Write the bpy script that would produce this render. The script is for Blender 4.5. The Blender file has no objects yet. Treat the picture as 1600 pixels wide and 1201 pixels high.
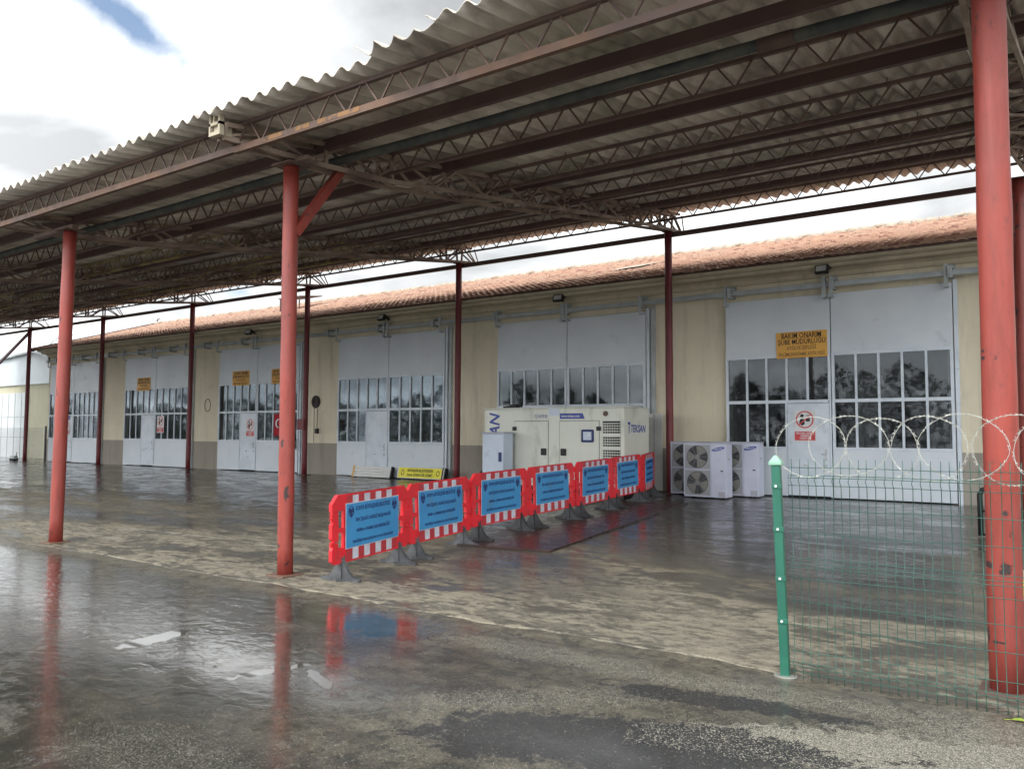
import bpy, bmesh, math, random
from mathutils import Vector, Matrix
random.seed(7)
C = bpy.context.scene
PI = math.pi
R = math.radians

# ---------------------------------------------------------------- camera
YAW, PITCH, ROLL = R(-35.1), R(3.603), R(0.311)
fw = Vector((math.sin(YAW)*math.cos(PITCH), math.cos(YAW)*math.cos(PITCH), math.sin(PITCH)))
r0 = Vector((math.cos(YAW), -math.sin(YAW), 0)); u0 = r0.cross(fw)
rr = math.cos(ROLL)*r0 + math.sin(ROLL)*u0; uu = -math.sin(ROLL)*r0 + math.cos(ROLL)*u0
cd = bpy.data.cameras.new('camera'); cam = bpy.data.objects.new('camera', cd); C.collection.objects.link(cam)
m = Matrix.Identity(4)
for i in range(3):
    m[i][0], m[i][1], m[i][2] = rr[i], uu[i], -fw[i]
m[0][3], m[1][3], m[2][3] = 0, 0, 1.6
cam.matrix_world = m
cd.sensor_width = 36; cd.lens = 1255.3/1600*36; cd.clip_start = 0.05; cd.clip_end = 2000
C.camera = cam

# ---------------------------------------------------------------- sky, sun, exposure
SUN_AZ, SUN_EL = R(186), R(42)        # azimuth measured clockwise from +y
w = bpy.data.worlds.new("World"); C.world = w; w.use_nodes = True
nt = w.node_tree; nt.nodes.clear()
def N(nt, t, **k):
    n = nt.nodes.new(t)
    for a, b in k.items():
        if a == 'inp':
            for i, v in b.items(): n.inputs[i].default_value = v
        else: setattr(n, a, b)
    return n
def build_world():
    L = nt.links.new
    out = N(nt, 'ShaderNodeOutputWorld'); bg = N(nt, 'ShaderNodeBackground')
    sky = N(nt, 'ShaderNodeTexSky', sky_type='NISHITA', sun_disc=False, sun_elevation=SUN_EL, sun_rotation=SUN_AZ)
    tc = N(nt, 'ShaderNodeTexCoord'); sep = N(nt, 'ShaderNodeSeparateXYZ'); L(tc.outputs['Generated'], sep.inputs[0])
    az = N(nt, 'ShaderNodeMath', operation='MAXIMUM'); L(sep.outputs[2], az.inputs[0]); az.inputs[1].default_value = 0.0
    ad = N(nt, 'ShaderNodeMath', operation='ADD'); L(az.outputs[0], ad.inputs[0]); ad.inputs[1].default_value = 0.22
    dx = N(nt, 'ShaderNodeMath', operation='DIVIDE'); L(sep.outputs[0], dx.inputs[0]); L(ad.outputs[0], dx.inputs[1])
    dy = N(nt, 'ShaderNodeMath', operation='DIVIDE'); L(sep.outputs[1], dy.inputs[0]); L(ad.outputs[0], dy.inputs[1])
    cb = N(nt, 'ShaderNodeCombineXYZ'); L(dx.outputs[0], cb.inputs[0]); L(dy.outputs[0], cb.inputs[1])
    # cloud shading
    n1 = N(nt, 'ShaderNodeTexNoise', inp={'Scale': 1.5, 'Detail': 9, 'Roughness': .5, 'Distortion': .25}); L(cb.outputs[0], n1.inputs['Vector'])
    r1 = N(nt, 'ShaderNodeValToRGB'); L(n1.outputs[0], r1.inputs[0])
    e = r1.color_ramp.elements; e[0].position = .36; e[0].color = (3.9, 4.05, 4.15, 1); e[1].position = .70; e[1].color = (14.5, 14.8, 15.0, 1)
    x = e.new(.5); x.color = (7.2, 7.4, 7.5, 1)
    # holes in the cloud cover
    n2 = N(nt, 'ShaderNodeTexNoise', inp={'Scale': 1.1, 'Detail': 10, 'Roughness': .6, 'Distortion': .3}); L(cb.outputs[0], n2.inputs['Vector'])
    r2 = N(nt, 'ShaderNodeMapRange', inp={1: .66, 2: .74, 3: 0, 4: 1}); L(n2.outputs[0], r2.inputs[0])
    # the gap in the clouds, high up to the left
    vn = N(nt, 'ShaderNodeTexNoise', inp={'Scale': 11.0, 'Detail': 8, 'Roughness': .6}); L(tc.outputs['Generated'], vn.inputs['Vector'])
    hx = (Vector(fw) + rr*(-610/1255.3) + uu*(575/1255.3)).normalized()
    vm = N(nt, 'ShaderNodeVectorMath', operation='SUBTRACT'); L(tc.outputs['Generated'], vm.inputs[0]); vm.inputs[1].default_value = hx
    a1 = (rr*.84 - uu*.54).normalized(); a2 = (rr*.54 + uu*.84).normalized()
    d1 = N(nt, 'ShaderNodeVectorMath', operation='DOT_PRODUCT'); L(vm.outputs[0], d1.inputs[0]); d1.inputs[1].default_value = a1/.10
    d2 = N(nt, 'ShaderNodeVectorMath', operation='DOT_PRODUCT'); L(vm.outputs[0], d2.inputs[0]); d2.inputs[1].default_value = a2/.018
    cc = N(nt, 'ShaderNodeCombineXYZ'); L(d1.outputs['Value'], cc.inputs[0]); L(d2.outputs['Value'], cc.inputs[1])
    ln = N(nt, 'ShaderNodeVectorMath', operation='LENGTH'); L(cc.outputs[0], ln.inputs[0])
    mn = N(nt, 'ShaderNodeMath', operation='MULTIPLY_ADD'); L(vn.outputs[0], mn.inputs[0]); mn.inputs[1].default_value = 2.6; mn.inputs[2].default_value = -1.3
    sm = N(nt, 'ShaderNodeMath', operation='ADD'); L(ln.outputs['Value'], sm.inputs[0]); L(mn.outputs[0], sm.inputs[1])
    r3 = N(nt, 'ShaderNodeMapRange', inp={1: 1.35, 2: .25, 3: 0, 4: .9}); L(sm.outputs[0], r3.inputs[0])
    mx = N(nt, 'ShaderNodeMath', operation='MAXIMUM'); L(r2.outputs[0], mx.inputs[0]); L(r3.outputs[0], mx.inputs[1])
    skm = N(nt, 'ShaderNodeMix', data_type='RGBA', blend_type='MULTIPLY'); skm.inputs[0].default_value = 1
    L(sky.outputs[0], skm.inputs[6]); skm.inputs[7].default_value = (.85, .95, 1.0, 1)
    # the cloud deck is brighter around the veiled sun
    sdv = (math.sin(SUN_AZ), math.cos(SUN_AZ), 0)
    sdt = N(nt, 'ShaderNodeVectorMath', operation='DOT_PRODUCT'); L(tc.outputs['Generated'], sdt.inputs[0]); sdt.inputs[1].default_value = sdv
    sb = N(nt, 'ShaderNodeMapRange', inp={1: -.55, 2: .9, 3: .78, 4: 2.5}); L(sdt.outputs['Value'], sb.inputs[0])
    csc = N(nt, 'ShaderNodeVectorMath', operation='SCALE'); L(r1.outputs[0], csc.inputs[0]); L(sb.outputs[0], csc.inputs['Scale'])
    mix = N(nt, 'ShaderNodeMix', data_type='RGBA'); L(mx.outputs[0], mix.inputs[0]); L(csc.outputs[0], mix.inputs[6]); L(skm.outputs[2], mix.inputs[7])
    L(mix.outputs[2], bg.inputs[0]); bg.inputs[1].default_value = 0.1
    L(bg.outputs[0], out.inputs[0])
build_world()
sd = bpy.data.lights.new('sun', 'SUN'); sun = bpy.data.objects.new('sun', sd); C.collection.objects.link(sun)
sd.energy = 1.0; sd.angle = R(14); sd.color = (1, .95, .87)
sdir = Vector((math.sin(SUN_AZ)*math.cos(SUN_EL), math.cos(SUN_AZ)*math.cos(SUN_EL), math.sin(SUN_EL)))
sun.rotation_euler = sdir.to_track_quat('Z', 'Y').to_euler()
vs = C.view_settings; vs.view_transform = 'Standard'; vs.look = 'None'; vs.gamma = 1; vs.use_curve_mapping = False
vs.exposure = 0.92

# ---------------------------------------------------------------- mesh and object helpers
class MB:
    def __init__(s): s.v = []; s.f = []; s.sm = []
    def add(s, vs, fs, smooth=False):
        b = len(s.v); s.v += [tuple(v) for v in vs]
        for f in fs: s.f.append(tuple(i+b for i in f)); s.sm.append(smooth)
        return s
    def box(s, a, b):
        x0, y0, z0 = a; x1, y1, z1 = b
        return s.add([(x0,y0,z0),(x1,y0,z0),(x1,y1,z0),(x0,y1,z0),(x0,y0,z1),(x1,y0,z1),(x1,y1,z1),(x0,y1,z1)],
              [(0,3,2,1),(4,5,6,7),(0,1,5,4),(1,2,6,5),(2,3,7,6),(3,0,4,7)])
    def cbox(s, a, b, c=.01):
        """box with chamfered vertical and horizontal edges (via bmesh bevel)"""
        bm = bmesh.new(); bmesh.ops.create_cube(bm, size=1)
        for v in bm.verts:
            for i in range(3): v.co[i] = a[i] + (v.co[i]+.5)*(b[i]-a[i])
        bmesh.ops.bevel(bm, geom=bm.edges[:], offset=c, segments=2, affect='EDGES', profile=.5)
        bm.verts.index_update()
        s.add([v.co[:] for v in bm.verts], [[v.index for v in f.verts] for f in bm.faces]); bm.free(); return s
    def bar(s, p, q, w_, h_=None, up=(0,0,1)):
        h_ = h_ or w_; p = Vector(p); q = Vector(q); d = (q-p).normalized(); up = Vector(up)
        sx = d.cross(up)
        if sx.length < 1e-3: sx = d.cross(Vector((1,0,0)))
        sx.normalize(); sz = sx.cross(d)
        vs = [c + sx*(w_/2*a) + sz*(h_/2*b) for c in (p, q) for a, b in ((-1,-1),(1,-1),(1,1),(-1,1))]
        return s.add(vs, [(0,1,2,3),(7,6,5,4),(0,4,5,1),(1,5,6,2),(2,6,7,3),(3,7,4,0)])
    def tube(s, pts, r, n=8, caps=True, closed=False):
        pts = [Vector(p) for p in pts]; k = len(pts); vs = []; rs = r if isinstance(r, (list, tuple)) else [r]*k
        pu = None
        for i, p in enumerate(pts):
            if closed: d = pts[(i+1) % k] - pts[i-1]
            else: d = pts[min(i+1, k-1)] - pts[max(i-1, 0)]
            d.normalize()
            if pu is None:
                pu = d.cross(Vector((0,0,1)))
                if pu.length < .05: pu = d.cross(Vector((0,1,0)))
            pu = (pu - d*pu.dot(d)).normalized(); pv = d.cross(pu)
            for j in range(n):
                a = 2*PI*j/n; vs.append(p + pu*(math.cos(a)*rs[i]) + pv*(math.sin(a)*rs[i]))
        fs = []
        for i in range(k if closed else k-1):
            i2 = (i+1) % k
            for j in range(n): fs.append((i*n+j, i*n+(j+1) % n, i2*n+(j+1) % n, i2*n+j))
        s.add(vs, fs, True)
        if caps and not closed:
            b = len(s.v)-k*n
            s.f.append(tuple(b+j for j in range(n))[::-1]); s.sm.append(False)
            s.f.append(tuple(b+(k-1)*n+j for j in range(n))); s.sm.append(False)
        return s
    def prism(s, poly, d0, d1, axis):
        """poly 2-D points; extruded from d0 to d1 along axis (0 x: (y,z), 1 y: (x,z), 2 z: (x,y))"""
        def P(u, v, d): return (d,u,v) if axis == 0 else (u,d,v) if axis == 1 else (u,v,d)
        n = len(poly); vs = [P(u,v,d0) for u,v in poly] + [P(u,v,d1) for u,v in poly]
        return s.add(vs, [tuple(range(n))[::-1], tuple(range(n,2*n))] + [(i,(i+1)%n,n+(i+1)%n,n+i) for i in range(n)])
    def disk(s, c, rx, rz, y0, y1, n=28, inner=0):
        """flat ellipse (or ring) in the x-z plane, thickness y0..y1"""
        cx, cz = c
        o = [(cx+rx*math.cos(2*PI*i/n), cz+rz*math.sin(2*PI*i/n)) for i in range(n)]
        if not inner: return s.prism(o, y0, y1, 1)
        q = [(cx+(rx*inner)*math.cos(2*PI*i/n), cz+(rz*inner)*math.sin(2*PI*i/n)) for i in range(n)]
        vs = [(x,y0,z) for x,z in o]+[(x,y0,z) for x,z in q]+[(x,y1,z) for x,z in o]+[(x,y1,z) for x,z in q]; fs = []
        for i in range(n):
            j = (i+1) % n
            fs += [(i,j,n+j,n+i),(2*n+i,3*n+i,3*n+j,2*n+j),(i,2*n+i,2*n+j,j),(n+i,n+j,3*n+j,3*n+i)]
        return s.add(vs, fs)
    def obj(s, name, mat_, parent=None, loc=None):
        me = bpy.data.meshes.new(name); me.from_pydata(s.v, [], s.f); me.materials.append(mat_)
        me.polygons.foreach_set('use_smooth', s.sm); me.update()
        bm = bmesh.new(); bm.from_mesh(me); bmesh.ops.recalc_face_normals(bm, faces=bm.faces[:]); bm.to_mesh(me); bm.free()
        o = bpy.data.objects.new(name, me); C.collection.objects.link(o)
        if parent is not None:
            o.parent = parent
            if loc == 'world': o.matrix_parent_inverse = world_of(parent).inverted()
        if isinstance(loc, (tuple, Vector)): o.location = loc
        return o
def world_of(o):
    mw = o.matrix_basis.copy(); q = o
    while q.parent: mw = q.parent.matrix_basis @ (q.matrix_parent_inverse @ mw); q = q.parent
    return mw
def tag(o, label=None, cat=None, group=None, kind=None):
    if label: o['label'] = label
    if cat: o['category'] = cat
    if group: o['group'] = group
    if kind: o['kind'] = kind
    return o
def thing(name, label, cat, loc=(0,0,0), rz=0, group=None):
    o = bpy.data.objects.new(name, None); C.collection.objects.link(o); o.empty_display_size = .2
    o.location = loc; o.rotation_euler = (0,0,rz); return tag(o, label, cat, group)
def kids(o): return [c for c in C.collection.objects if c.parent == o]
def copy_tree(o, parent=None):
    c = o.copy(); C.collection.objects.link(c)
    if parent is not None: c.parent = parent; c.matrix_parent_inverse = o.matrix_parent_inverse.copy()
    for k in kids(o): copy_tree(k, c)
    return c
def text(name, body, size, mat_, parent, pos, width=None, bold=.0, rot=(PI/2,0,0), align='CENTER', world=False, th=.0015, shear=0, spacing=1.0):
    """raised lettering; pos is its centre; by default it stands in the x-z plane and reads from -y"""
    cu = bpy.data.curves.new(name, 'FONT'); cu.body = body; cu.size = size; cu.align_x = align; cu.align_y = 'CENTER'
    cu.extrude = th; cu.offset = bold*size; cu.resolution_u = 2; cu.shear = shear; cu.space_character = spacing
    t = bpy.data.objects.new('tmp', cu); C.collection.objects.link(t)
    dg = bpy.context.evaluated_depsgraph_get(); me = bpy.data.meshes.new_from_object(t.evaluated_get(dg))
    bpy.data.objects.remove(t); bpy.data.curves.remove(cu)
    if width and len(me.vertices):
        xs = [v.co.x for v in me.vertices]; k = width/(max(xs)-min(xs))
        for v in me.vertices: v.co.x *= k
    M = Matrix.Translation(pos) @ Matrix.Rotation(rot[2],4,'Z') @ Matrix.Rotation(rot[1],4,'Y') @ Matrix.Rotation(rot[0],4,'X')
    me.transform(M); me.materials.clear(); me.materials.append(mat_)
    o = bpy.data.objects.new(name, me); C.collection.objects.link(o); o.parent = parent
    if world: o.matrix_parent_inverse = world_of(parent).inverted()
    return o

# ---------------------------------------------------------------- materials
def new_mat(name):
    ma = bpy.data.materials.new(name); ma.use_nodes = True; t = ma.node_tree; t.nodes.clear()
    out = N(t, 'ShaderNodeOutputMaterial'); b = N(t, 'ShaderNodeBsdfPrincipled'); t.links.new(b.outputs[0], out.inputs[0])
    return ma, t, b
def noise(t, scale, detail=6, rough=.55, dist=0, vec=None, sc=None, space='Position'):
    n = N(t, 'ShaderNodeTexNoise', inp={'Scale': scale, 'Detail': detail, 'Roughness': rough, 'Distortion': dist})
    if vec is None:
        if space == 'Position': vec = N(t, 'ShaderNodeNewGeometry').outputs['Position']
        else: vec = N(t, 'ShaderNodeTexCoord').outputs['Object']
    if sc:
        mp = N(t, 'ShaderNodeMapping'); mp.inputs['Scale'].default_value = sc; t.links.new(vec, mp.inputs[0]); vec = mp.outputs[0]
    t.links.new(vec, n.inputs['Vector']); return n.outputs[0]
def mr(t, v, a, b, c=0, d=1, smooth=False):
    n = N(t, 'ShaderNodeMapRange', inp={1: a, 2: b, 3: c, 4: d})
    if smooth: n.interpolation_type = 'SMOOTHSTEP'
    t.links.new(v, n.inputs[0]); return n.outputs[0]
def mixc(t, f, a, b, mode='MIX'):
    n = N(t, 'ShaderNodeMix', data_type='RGBA', blend_type=mode)
    for i, v in ((0, f), (6, a), (7, b)):
        if isinstance(v, (int, float)): n.inputs[i].default_value = v
        elif isinstance(v, tuple): n.inputs[i].default_value = (*v, 1) if len(v) == 3 else v
        else: t.links.new(v, n.inputs[i])
    return n.outputs[2]
def mth(t, op, a, b=None, c=None, clamp=False):
    n = N(t, 'ShaderNodeMath', operation=op); n.use_clamp = clamp
    for i, v in enumerate((a, b, c)):
        if v is None: continue
        if isinstance(v, (int, float)): n.inputs[i].default_value = v
        else: t.links.new(v, n.inputs[i])
    return n.outputs[0]
def bump(t, b, h, strength, dist=.01):
    n = N(t, 'ShaderNodeBump', inp={'Distance': dist})
    if isinstance(strength, (int, float)): n.inputs['Strength'].default_value = strength
    else: t.links.new(strength, n.inputs['Strength'])
    t.links.new(h, n.inputs['Height']); t.links.new(n.outputs[0], b.inputs['Normal'])
def simple(name, col, rough=.6, metal=0, col2=None, scale=3., lo=.4, hi=.65, bscale=0, bstr=.15, dirt=None, dscale=2.0, dlo=.55, dhi=.7, sc=None, space='Position'):
    """paint or metal with a soft colour variation, worn spots and a fine bump"""
    ma, t, b = new_mat(name)
    c = (*col, 1)
    b.inputs['Base Color'].default_value = c; b.inputs['Roughness'].default_value = rough; b.inputs['Metallic'].default_value = metal
    base = None
    c2 = col2 or tuple(x*.86 for x in col)
    base = mixc(t, mr(t, noise(t, scale, sc=sc, space=space), lo, hi), col, c2)
    if dirt: base = mixc(t, mr(t, noise(t, dscale, 9, .65, .3, sc=sc, space=space), dlo, dhi), base, dirt)
    t.links.new(base, b.inputs['Base Color'])
    rn = mr(t, noise(t, scale*2.7, space=space), .3, .7, max(rough-.08,.02), min(rough+.1,1)); t.links.new(rn, b.inputs['Roughness'])
    if bscale: bump(t, b, noise(t, bscale, 5, .6, space=space), bstr, .01)
    return ma
M = {}
def column_paint(name, c1, c2, chip, chiplo, spots=()):
    ma, t, b = new_mat(name)
    a = mixc(t, mr(t, noise(t, 1.2, 6, .6, .4, sc=(2,2,.5)), .35, .65), c1, c2)
    a = mixc(t, mr(t, noise(t, 4.5, 8, .7, .3, sc=(1,1,.5)), .48, .68, 0, .55), a, tuple(x*1.35 for x in c2))
    a = mixc(t, mr(t, noise(t, 16, 9, .75, .4, sc=(1,1,.5)), .56, .66, 0, .6), a, (.13,.035,.03))
    st = mr(t, noise(t, 9, 6, .6, 0, sc=(1,1,.12)), .46, .68, 0, .75)
    a = mixc(t, st, a, tuple(x*.62 for x in c1))
    ch = mr(t, noise(t, 5.5, 10, .62, .8, sc=(1,1,.6)), chiplo, chiplo+.015)
    for (cx_, cy_, cz_, rx_, rz_) in spots:
        mp = N(t, 'ShaderNodeMapping', vector_type='TEXTURE'); mp.inputs['Location'].default_value = (cx_,cy_,cz_); mp.inputs['Scale'].default_value = (rx_,.12,rz_)
        t.links.new(N(t, 'ShaderNodeNewGeometry').outputs['Position'], mp.inputs[0]); ln = N(t, 'ShaderNodeVectorMath', operation='LENGTH'); t.links.new(mp.outputs[0], ln.inputs[0])
        v_ = mth(t, 'ADD', ln.outputs['Value'], mth(t, 'MULTIPLY_ADD', noise(t, 26, 9, .8), 4.5, -2.25)); ch = mth(t, 'MAXIMUM', ch, mr(t, v_, 1.05, .95))
    a = mixc(t, ch, a, chip)
    t.links.new(a, b.inputs['Base Color']); b.inputs['Roughness'].default_value = .5
    h = mth(t, 'ADD', mth(t, 'MULTIPLY', ch, -1.2), mth(t, 'MULTIPLY', noise(t, 30, 6, .6, 0, sc=(1,1,.25)), .8))
    bump(t, b, h, .5, .006); return ma
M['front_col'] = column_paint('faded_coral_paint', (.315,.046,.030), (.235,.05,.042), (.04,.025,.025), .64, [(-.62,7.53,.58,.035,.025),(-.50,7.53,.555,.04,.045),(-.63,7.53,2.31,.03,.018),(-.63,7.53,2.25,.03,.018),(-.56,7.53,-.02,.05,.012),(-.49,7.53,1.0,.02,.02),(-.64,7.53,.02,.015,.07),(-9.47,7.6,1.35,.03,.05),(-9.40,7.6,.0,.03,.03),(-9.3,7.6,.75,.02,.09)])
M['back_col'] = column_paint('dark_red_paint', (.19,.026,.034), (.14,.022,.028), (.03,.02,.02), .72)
M['steel'] = simple('rust_brown_steel', (.11,.07,.06), .62, 0, (.16,.10,.078), 2.2, .4, .62, 25, .3, (.16,.085,.045), 1.3, .62, .7)
M['steel_dark'] = simple('dark_brown_primer', (.085,.05,.046), .6, 0, (.11,.066,.058), 1.2, .4, .7, 18, .2)
M['steel_pink'] = simple('faded_red_steel', (.105,.068,.056), .7, 0, (.16,.092,.06), 1.4, .4, .62, 25, .3, (.28,.14,.055), .8, .60, .68)
M['rust'] = simple('orange_surface_rust', (.26,.14,.06), .75, 0, (.12,.075,.06), 7, .46, .52, 25, .3)
M['steel_yellow'] = simple('yellowed_paint_steel', (.32,.26,.10), .6, 0, (.14,.09,.04), 1.8, .42, .6, 20, .2)
M['truss'] = simple('weathered_truss_steel', (.36,.28,.225), .65, 0, (.18,.125,.10), 1.6, .4, .62, 25, .3, (.24,.17,.12), 3, .6, .7)
M['pipe'] = simple('dark_green_grey_pipe', (.055,.065,.064), .8, 0, (.10,.10,.085), 3, .4, .6, 30, .4)
def cement_mat():
    ma, t, b = new_mat('weathered_fibre_cement')
    a = mixc(t, mr(t, noise(t, .45, 8, .6, .5), .35, .65), (.70,.64,.565), (.52,.465,.405))
    a = mixc(t, mr(t, noise(t, 1.6, 9, .65, .3, sc=(1.6,.35,1)), .47, .63, 0, .85), a, (.27,.23,.195))
    a = mixc(t, mr(t, noise(t, .35, 5, .5, .2, sc=(1,.7,1)), .56, .68, 0, .6), a, (.36,.36,.26))
    g = N(t, 'ShaderNodeNewGeometry'); sp = N(t, 'ShaderNodeSeparateXYZ'); t.links.new(g.outputs['Position'], sp.inputs[0])
    # sheets come in slightly different greys: one tone per 1.08 m sheet
    fx = mth(t, 'FLOOR', mth(t, 'DIVIDE', sp.outputs[0], 1.08)); wn = N(t, 'ShaderNodeTexWhiteNoise', noise_dimensions='1D'); t.links.new(fx, wn.inputs['W'])
    a = mixc(t, 1.0, a, mixc(t, wn.outputs[0], (.86,.86,.86), (1.1,1.1,1.08)), 'MULTIPLY')
    t.links.new(a, b.inputs['Base Color']); b.inputs['Roughness'].default_value = .85
    bump(t, b, noise(t, 14, 8, .65), .3, .01); return ma
M['cement'] = cement_mat()
def wall_mat(name, c1, c2, stain):
    ma, t, b = new_mat(name)
    a = mixc(t, mr(t, noise(t, .5, 8, .6, .3, sc=(1,1,.5)), .35, .68), c1, c2)
    a = mixc(t, mr(t, noise(t, 2.5, 8, .65, 0, sc=(1,1,.1)), .50, .72, 0, .6), a, stain)
    a = mixc(t, mr(t, noise(t, .9, 9, .7, .5), .55, .72, 0, .35), a, stain)
    t.links.new(a, b.inputs['Base Color']); b.inputs['Roughness'].default_value = .85
    bump(t, b, noise(t, 45, 6, .7), .35, .006); return ma
M['wall'] = wall_mat('cream_render', (.78,.71,.545), (.69,.63,.48), (.46,.415,.32))
M['plinth'] = wall_mat('grey_taupe_plinth_paint', (.36,.325,.275), (.32,.285,.24), (.2,.18,.15))
M['cornice'] = wall_mat('dusty_cream_cornice', (.62,.55,.40), (.50,.44,.32), (.3,.26,.19))
M['door'] = simple('pale_blue_grey_door_paint', (.66,.71,.76), .42, 0, (.58,.63,.69), .8, .35, .7, 60, .06, (.38,.42,.46), 1.2, .62, .80)
M['door_frame'] = simple('pale_blue_white_frame_paint', (.66,.72,.79), .4, 0, (.56,.62,.69), 2, .4, .65, 0, 0, (.38,.41,.44), 3, .60, .78)
M['rail'] = simple('grey_painted_rail', (.46,.50,.52), .5, .0, (.36,.39,.40), 2.5, .4, .65, 0, 0, (.16,.13,.10), 4, .66, .72)
M['black'] = simple('black_rubber', (.018,.018,.02), .6)
M['seam'] = simple('dark_gap', (.03,.03,.035), .9)
M['metal'] = simple('galvanised_steel', (.45,.46,.47), .38, .85, (.33,.34,.35), 8)
M['white'] = simple('white_paint', (.72,.72,.70), .5, 0, (.62,.62,.60), 2, .4, .65, 0, 0, (.4,.36,.3), 5, .66, .74)
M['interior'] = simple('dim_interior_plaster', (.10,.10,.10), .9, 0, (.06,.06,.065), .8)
M['curtain'] = simple('pale_curtain', (.50,.50,.46), .9, 0, (.34,.34,.32), 3, .35, .65, sc=(6,1,.3))
M['card'] = simple('brown_cardboard', (.30,.18,.09), .85)
def glass_mat():
    ma = bpy.data.materials.new('window_glass'); ma.use_nodes = True; t = ma.node_tree; t.nodes.clear()
    out = N(t, 'ShaderNodeOutputMaterial'); tr = N(t, 'ShaderNodeBsdfTransparent'); gl = N(t, 'ShaderNodeBsdfGlossy', inp={'Roughness': .03})
    tr.inputs[0].default_value = (.5,.54,.56,1); gl.inputs[0].default_value = (.75,.79,.83,1)
    di = N(t, 'ShaderNodeBsdfDiffuse'); di.inputs[0].default_value = (.20,.215,.225,1)
    lw = N(t, 'ShaderNodeFresnel', inp={'IOR': 1.6}); mx = N(t, 'ShaderNodeMixShader'); m2 = N(t, 'ShaderNodeMixShader')
    dust = mr(t, noise(t, 1.7, 8, .6, .3, sc=(1,1,.4)), .42, .78, .02, .30)
    t.links.new(dust, m2.inputs[0]); t.links.new(tr.outputs[0], m2.inputs[1]); t.links.new(di.outputs[0], m2.inputs[2])
    t.links.new(mr(t, lw.outputs[0], 0, 1, .0, .6), mx.inputs[0]); t.links.new(m2.outputs[0], mx.inputs[1]); t.links.new(gl.outputs[0], mx.inputs[2])
    bn = N(t, 'ShaderNodeBump', inp={'Strength': .05, 'Distance': .02}); t.links.new(noise(t, 2.2, 3), bn.inputs['Height']); t.links.new(bn.outputs[0], gl.inputs['Normal'])
    t.links.new(mx.outputs[0], out.inputs[0]); return ma
M['glass'] = glass_mat()
def tile_mat():
    ma, t, b = new_mat('clay_roof_tile')
    g = N(t, 'ShaderNodeNewGeometry')
    mp = N(t, 'ShaderNodeMapping'); mp.inputs['Scale'].default_value = (1/.25, 1/.296, 0); t.links.new(g.outputs['Position'], mp.inputs[0])
    v = N(t, 'ShaderNodeTexWhiteNoise', noise_dimensions='2D')
    sn = N(t, 'ShaderNodeVectorMath', operation='FLOOR'); t.links.new(mp.outputs[0], sn.inputs[0]); t.links.new(sn.outputs[0], v.inputs['Vector'])
    a = mixc(t, v.outputs[0], (.35,.205,.145), (.45,.295,.215))
    a = mixc(t, mr(t, v.outputs[0], .86, .9), a, (.24,.12,.09))
    a = mixc(t, mr(t, noise(t, .6, 8, .6), .45, .7, 0, .5), a, (.34,.26,.205))
    a = mixc(t, mr(t, noise(t, 6, 8, .7), .6, .75, 0, .7), a, (.22,.15,.12))
    t.links.new(a, b.inputs['Base Color']); b.inputs['Roughness'].default_value = .85
    bump(t, b, noise(t, 30, 6, .7), .3, .01); return ma
M['tile'] = tile_mat()
M['mortar'] = simple('pale_ridge_mortar', (.40,.34,.28), .9, 0, (.32,.26,.2), 5, .4, .6, 20, .3)
M['red_plastic'] = simple('bright_red_plastic', (.74,.022,.035), .42, 0, (.60,.02,.03), 3, .4, .65, 0, 0, (.30,.05,.045), 4, .60, .74)
M['refl_red'] = simple('red_reflective_stripe', (.46,.035,.05), .35, 0, (.38,.04,.05), 6)
M['refl_white'] = simple('white_reflective_stripe', (.60,.60,.68), .35, 0, (.46,.45,.50), 6)
M['blue_board'] = simple('blue_sign_board', (.05,.27,.55), .42, 0, (.042,.23,.49), 1.5, .4, .65, 0, 0, (.09,.22,.36), 3, .58, .75)
M['navy'] = simple('navy_lettering', (.012,.03,.14), .5)
M['logo_blue'] = simple('blue_lettering', (.03,.06,.33), .45)
M['foot'] = simple('grey_recycled_rubber', (.10,.105,.112), .55, 0, (.06,.064,.07), 6, .4, .6, 25, .25, space='Object')
M['foot_dark'] = simple('dark_recycled_rubber', (.045,.048,.052), .5, 0, (.03,.03,.033), 6, .4, .6, 25, .25, space='Object')
M['orange'] = simple('orange_sign', (.74,.40,.075), .5, 0, (.66,.33,.06), 1.5)
M['signwhite'] = simple('white_sign', (.72,.73,.74), .5)
M['signred'] = simple('red_sign_ink', (.60,.055,.06), .5)
M['ink'] = simple('black_ink', (.02,.018,.015), .6)
M['ink_faded'] = simple('faded_ink', (.14,.085,.03), .6)
M['genset'] = simple('pale_green_grey_enamel', (.66,.675,.60), .38, 0, (.59,.605,.54), 1, .4, .65, 0, 0, (.36,.36,.30), 2.2, .56, .78, sc=(1,1,.35))
M['cabinet'] = simple('pale_blue_grey_enamel', (.54,.61,.72), .4, 0, (.48,.55,.66), 1, .4, .65, 0, 0, (.36,.40,.45), 3, .58, .78)
M['ac'] = simple('off_white_blue_enamel', (.55,.57,.68), .38, 0, (.49,.51,.62), 2, .4, .7, 0, 0, (.30,.28,.25), 5, .70, .78)
M['ac_top'] = simple('dusty_grey_casing', (.42,.43,.50), .5, 0, (.36,.36,.40), 2)
M['fanblade'] = simple('warm_grey_fan_plastic', (.24,.23,.19), .5)
M['grille'] = simple('grey_fan_grille', (.33,.34,.36), .45)
M['sheet'] = simple('wet_rusted_steel_plate', (.030,.015,.013), .30, .0, (.05,.024,.019), 1.5, .4, .65, 9, .25)
M['green'] = simple('green_coated_steel', (.012,.105,.07), .4, 0, (.018,.13,.085), 3)
M['green_wire'] = simple('green_coated_wire', (.02,.085,.065), .45, 0, (.04,.12,.095), 2)
M['cap'] = simple('pale_green_plastic_cap', (.26,.50,.37), .4)
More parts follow.
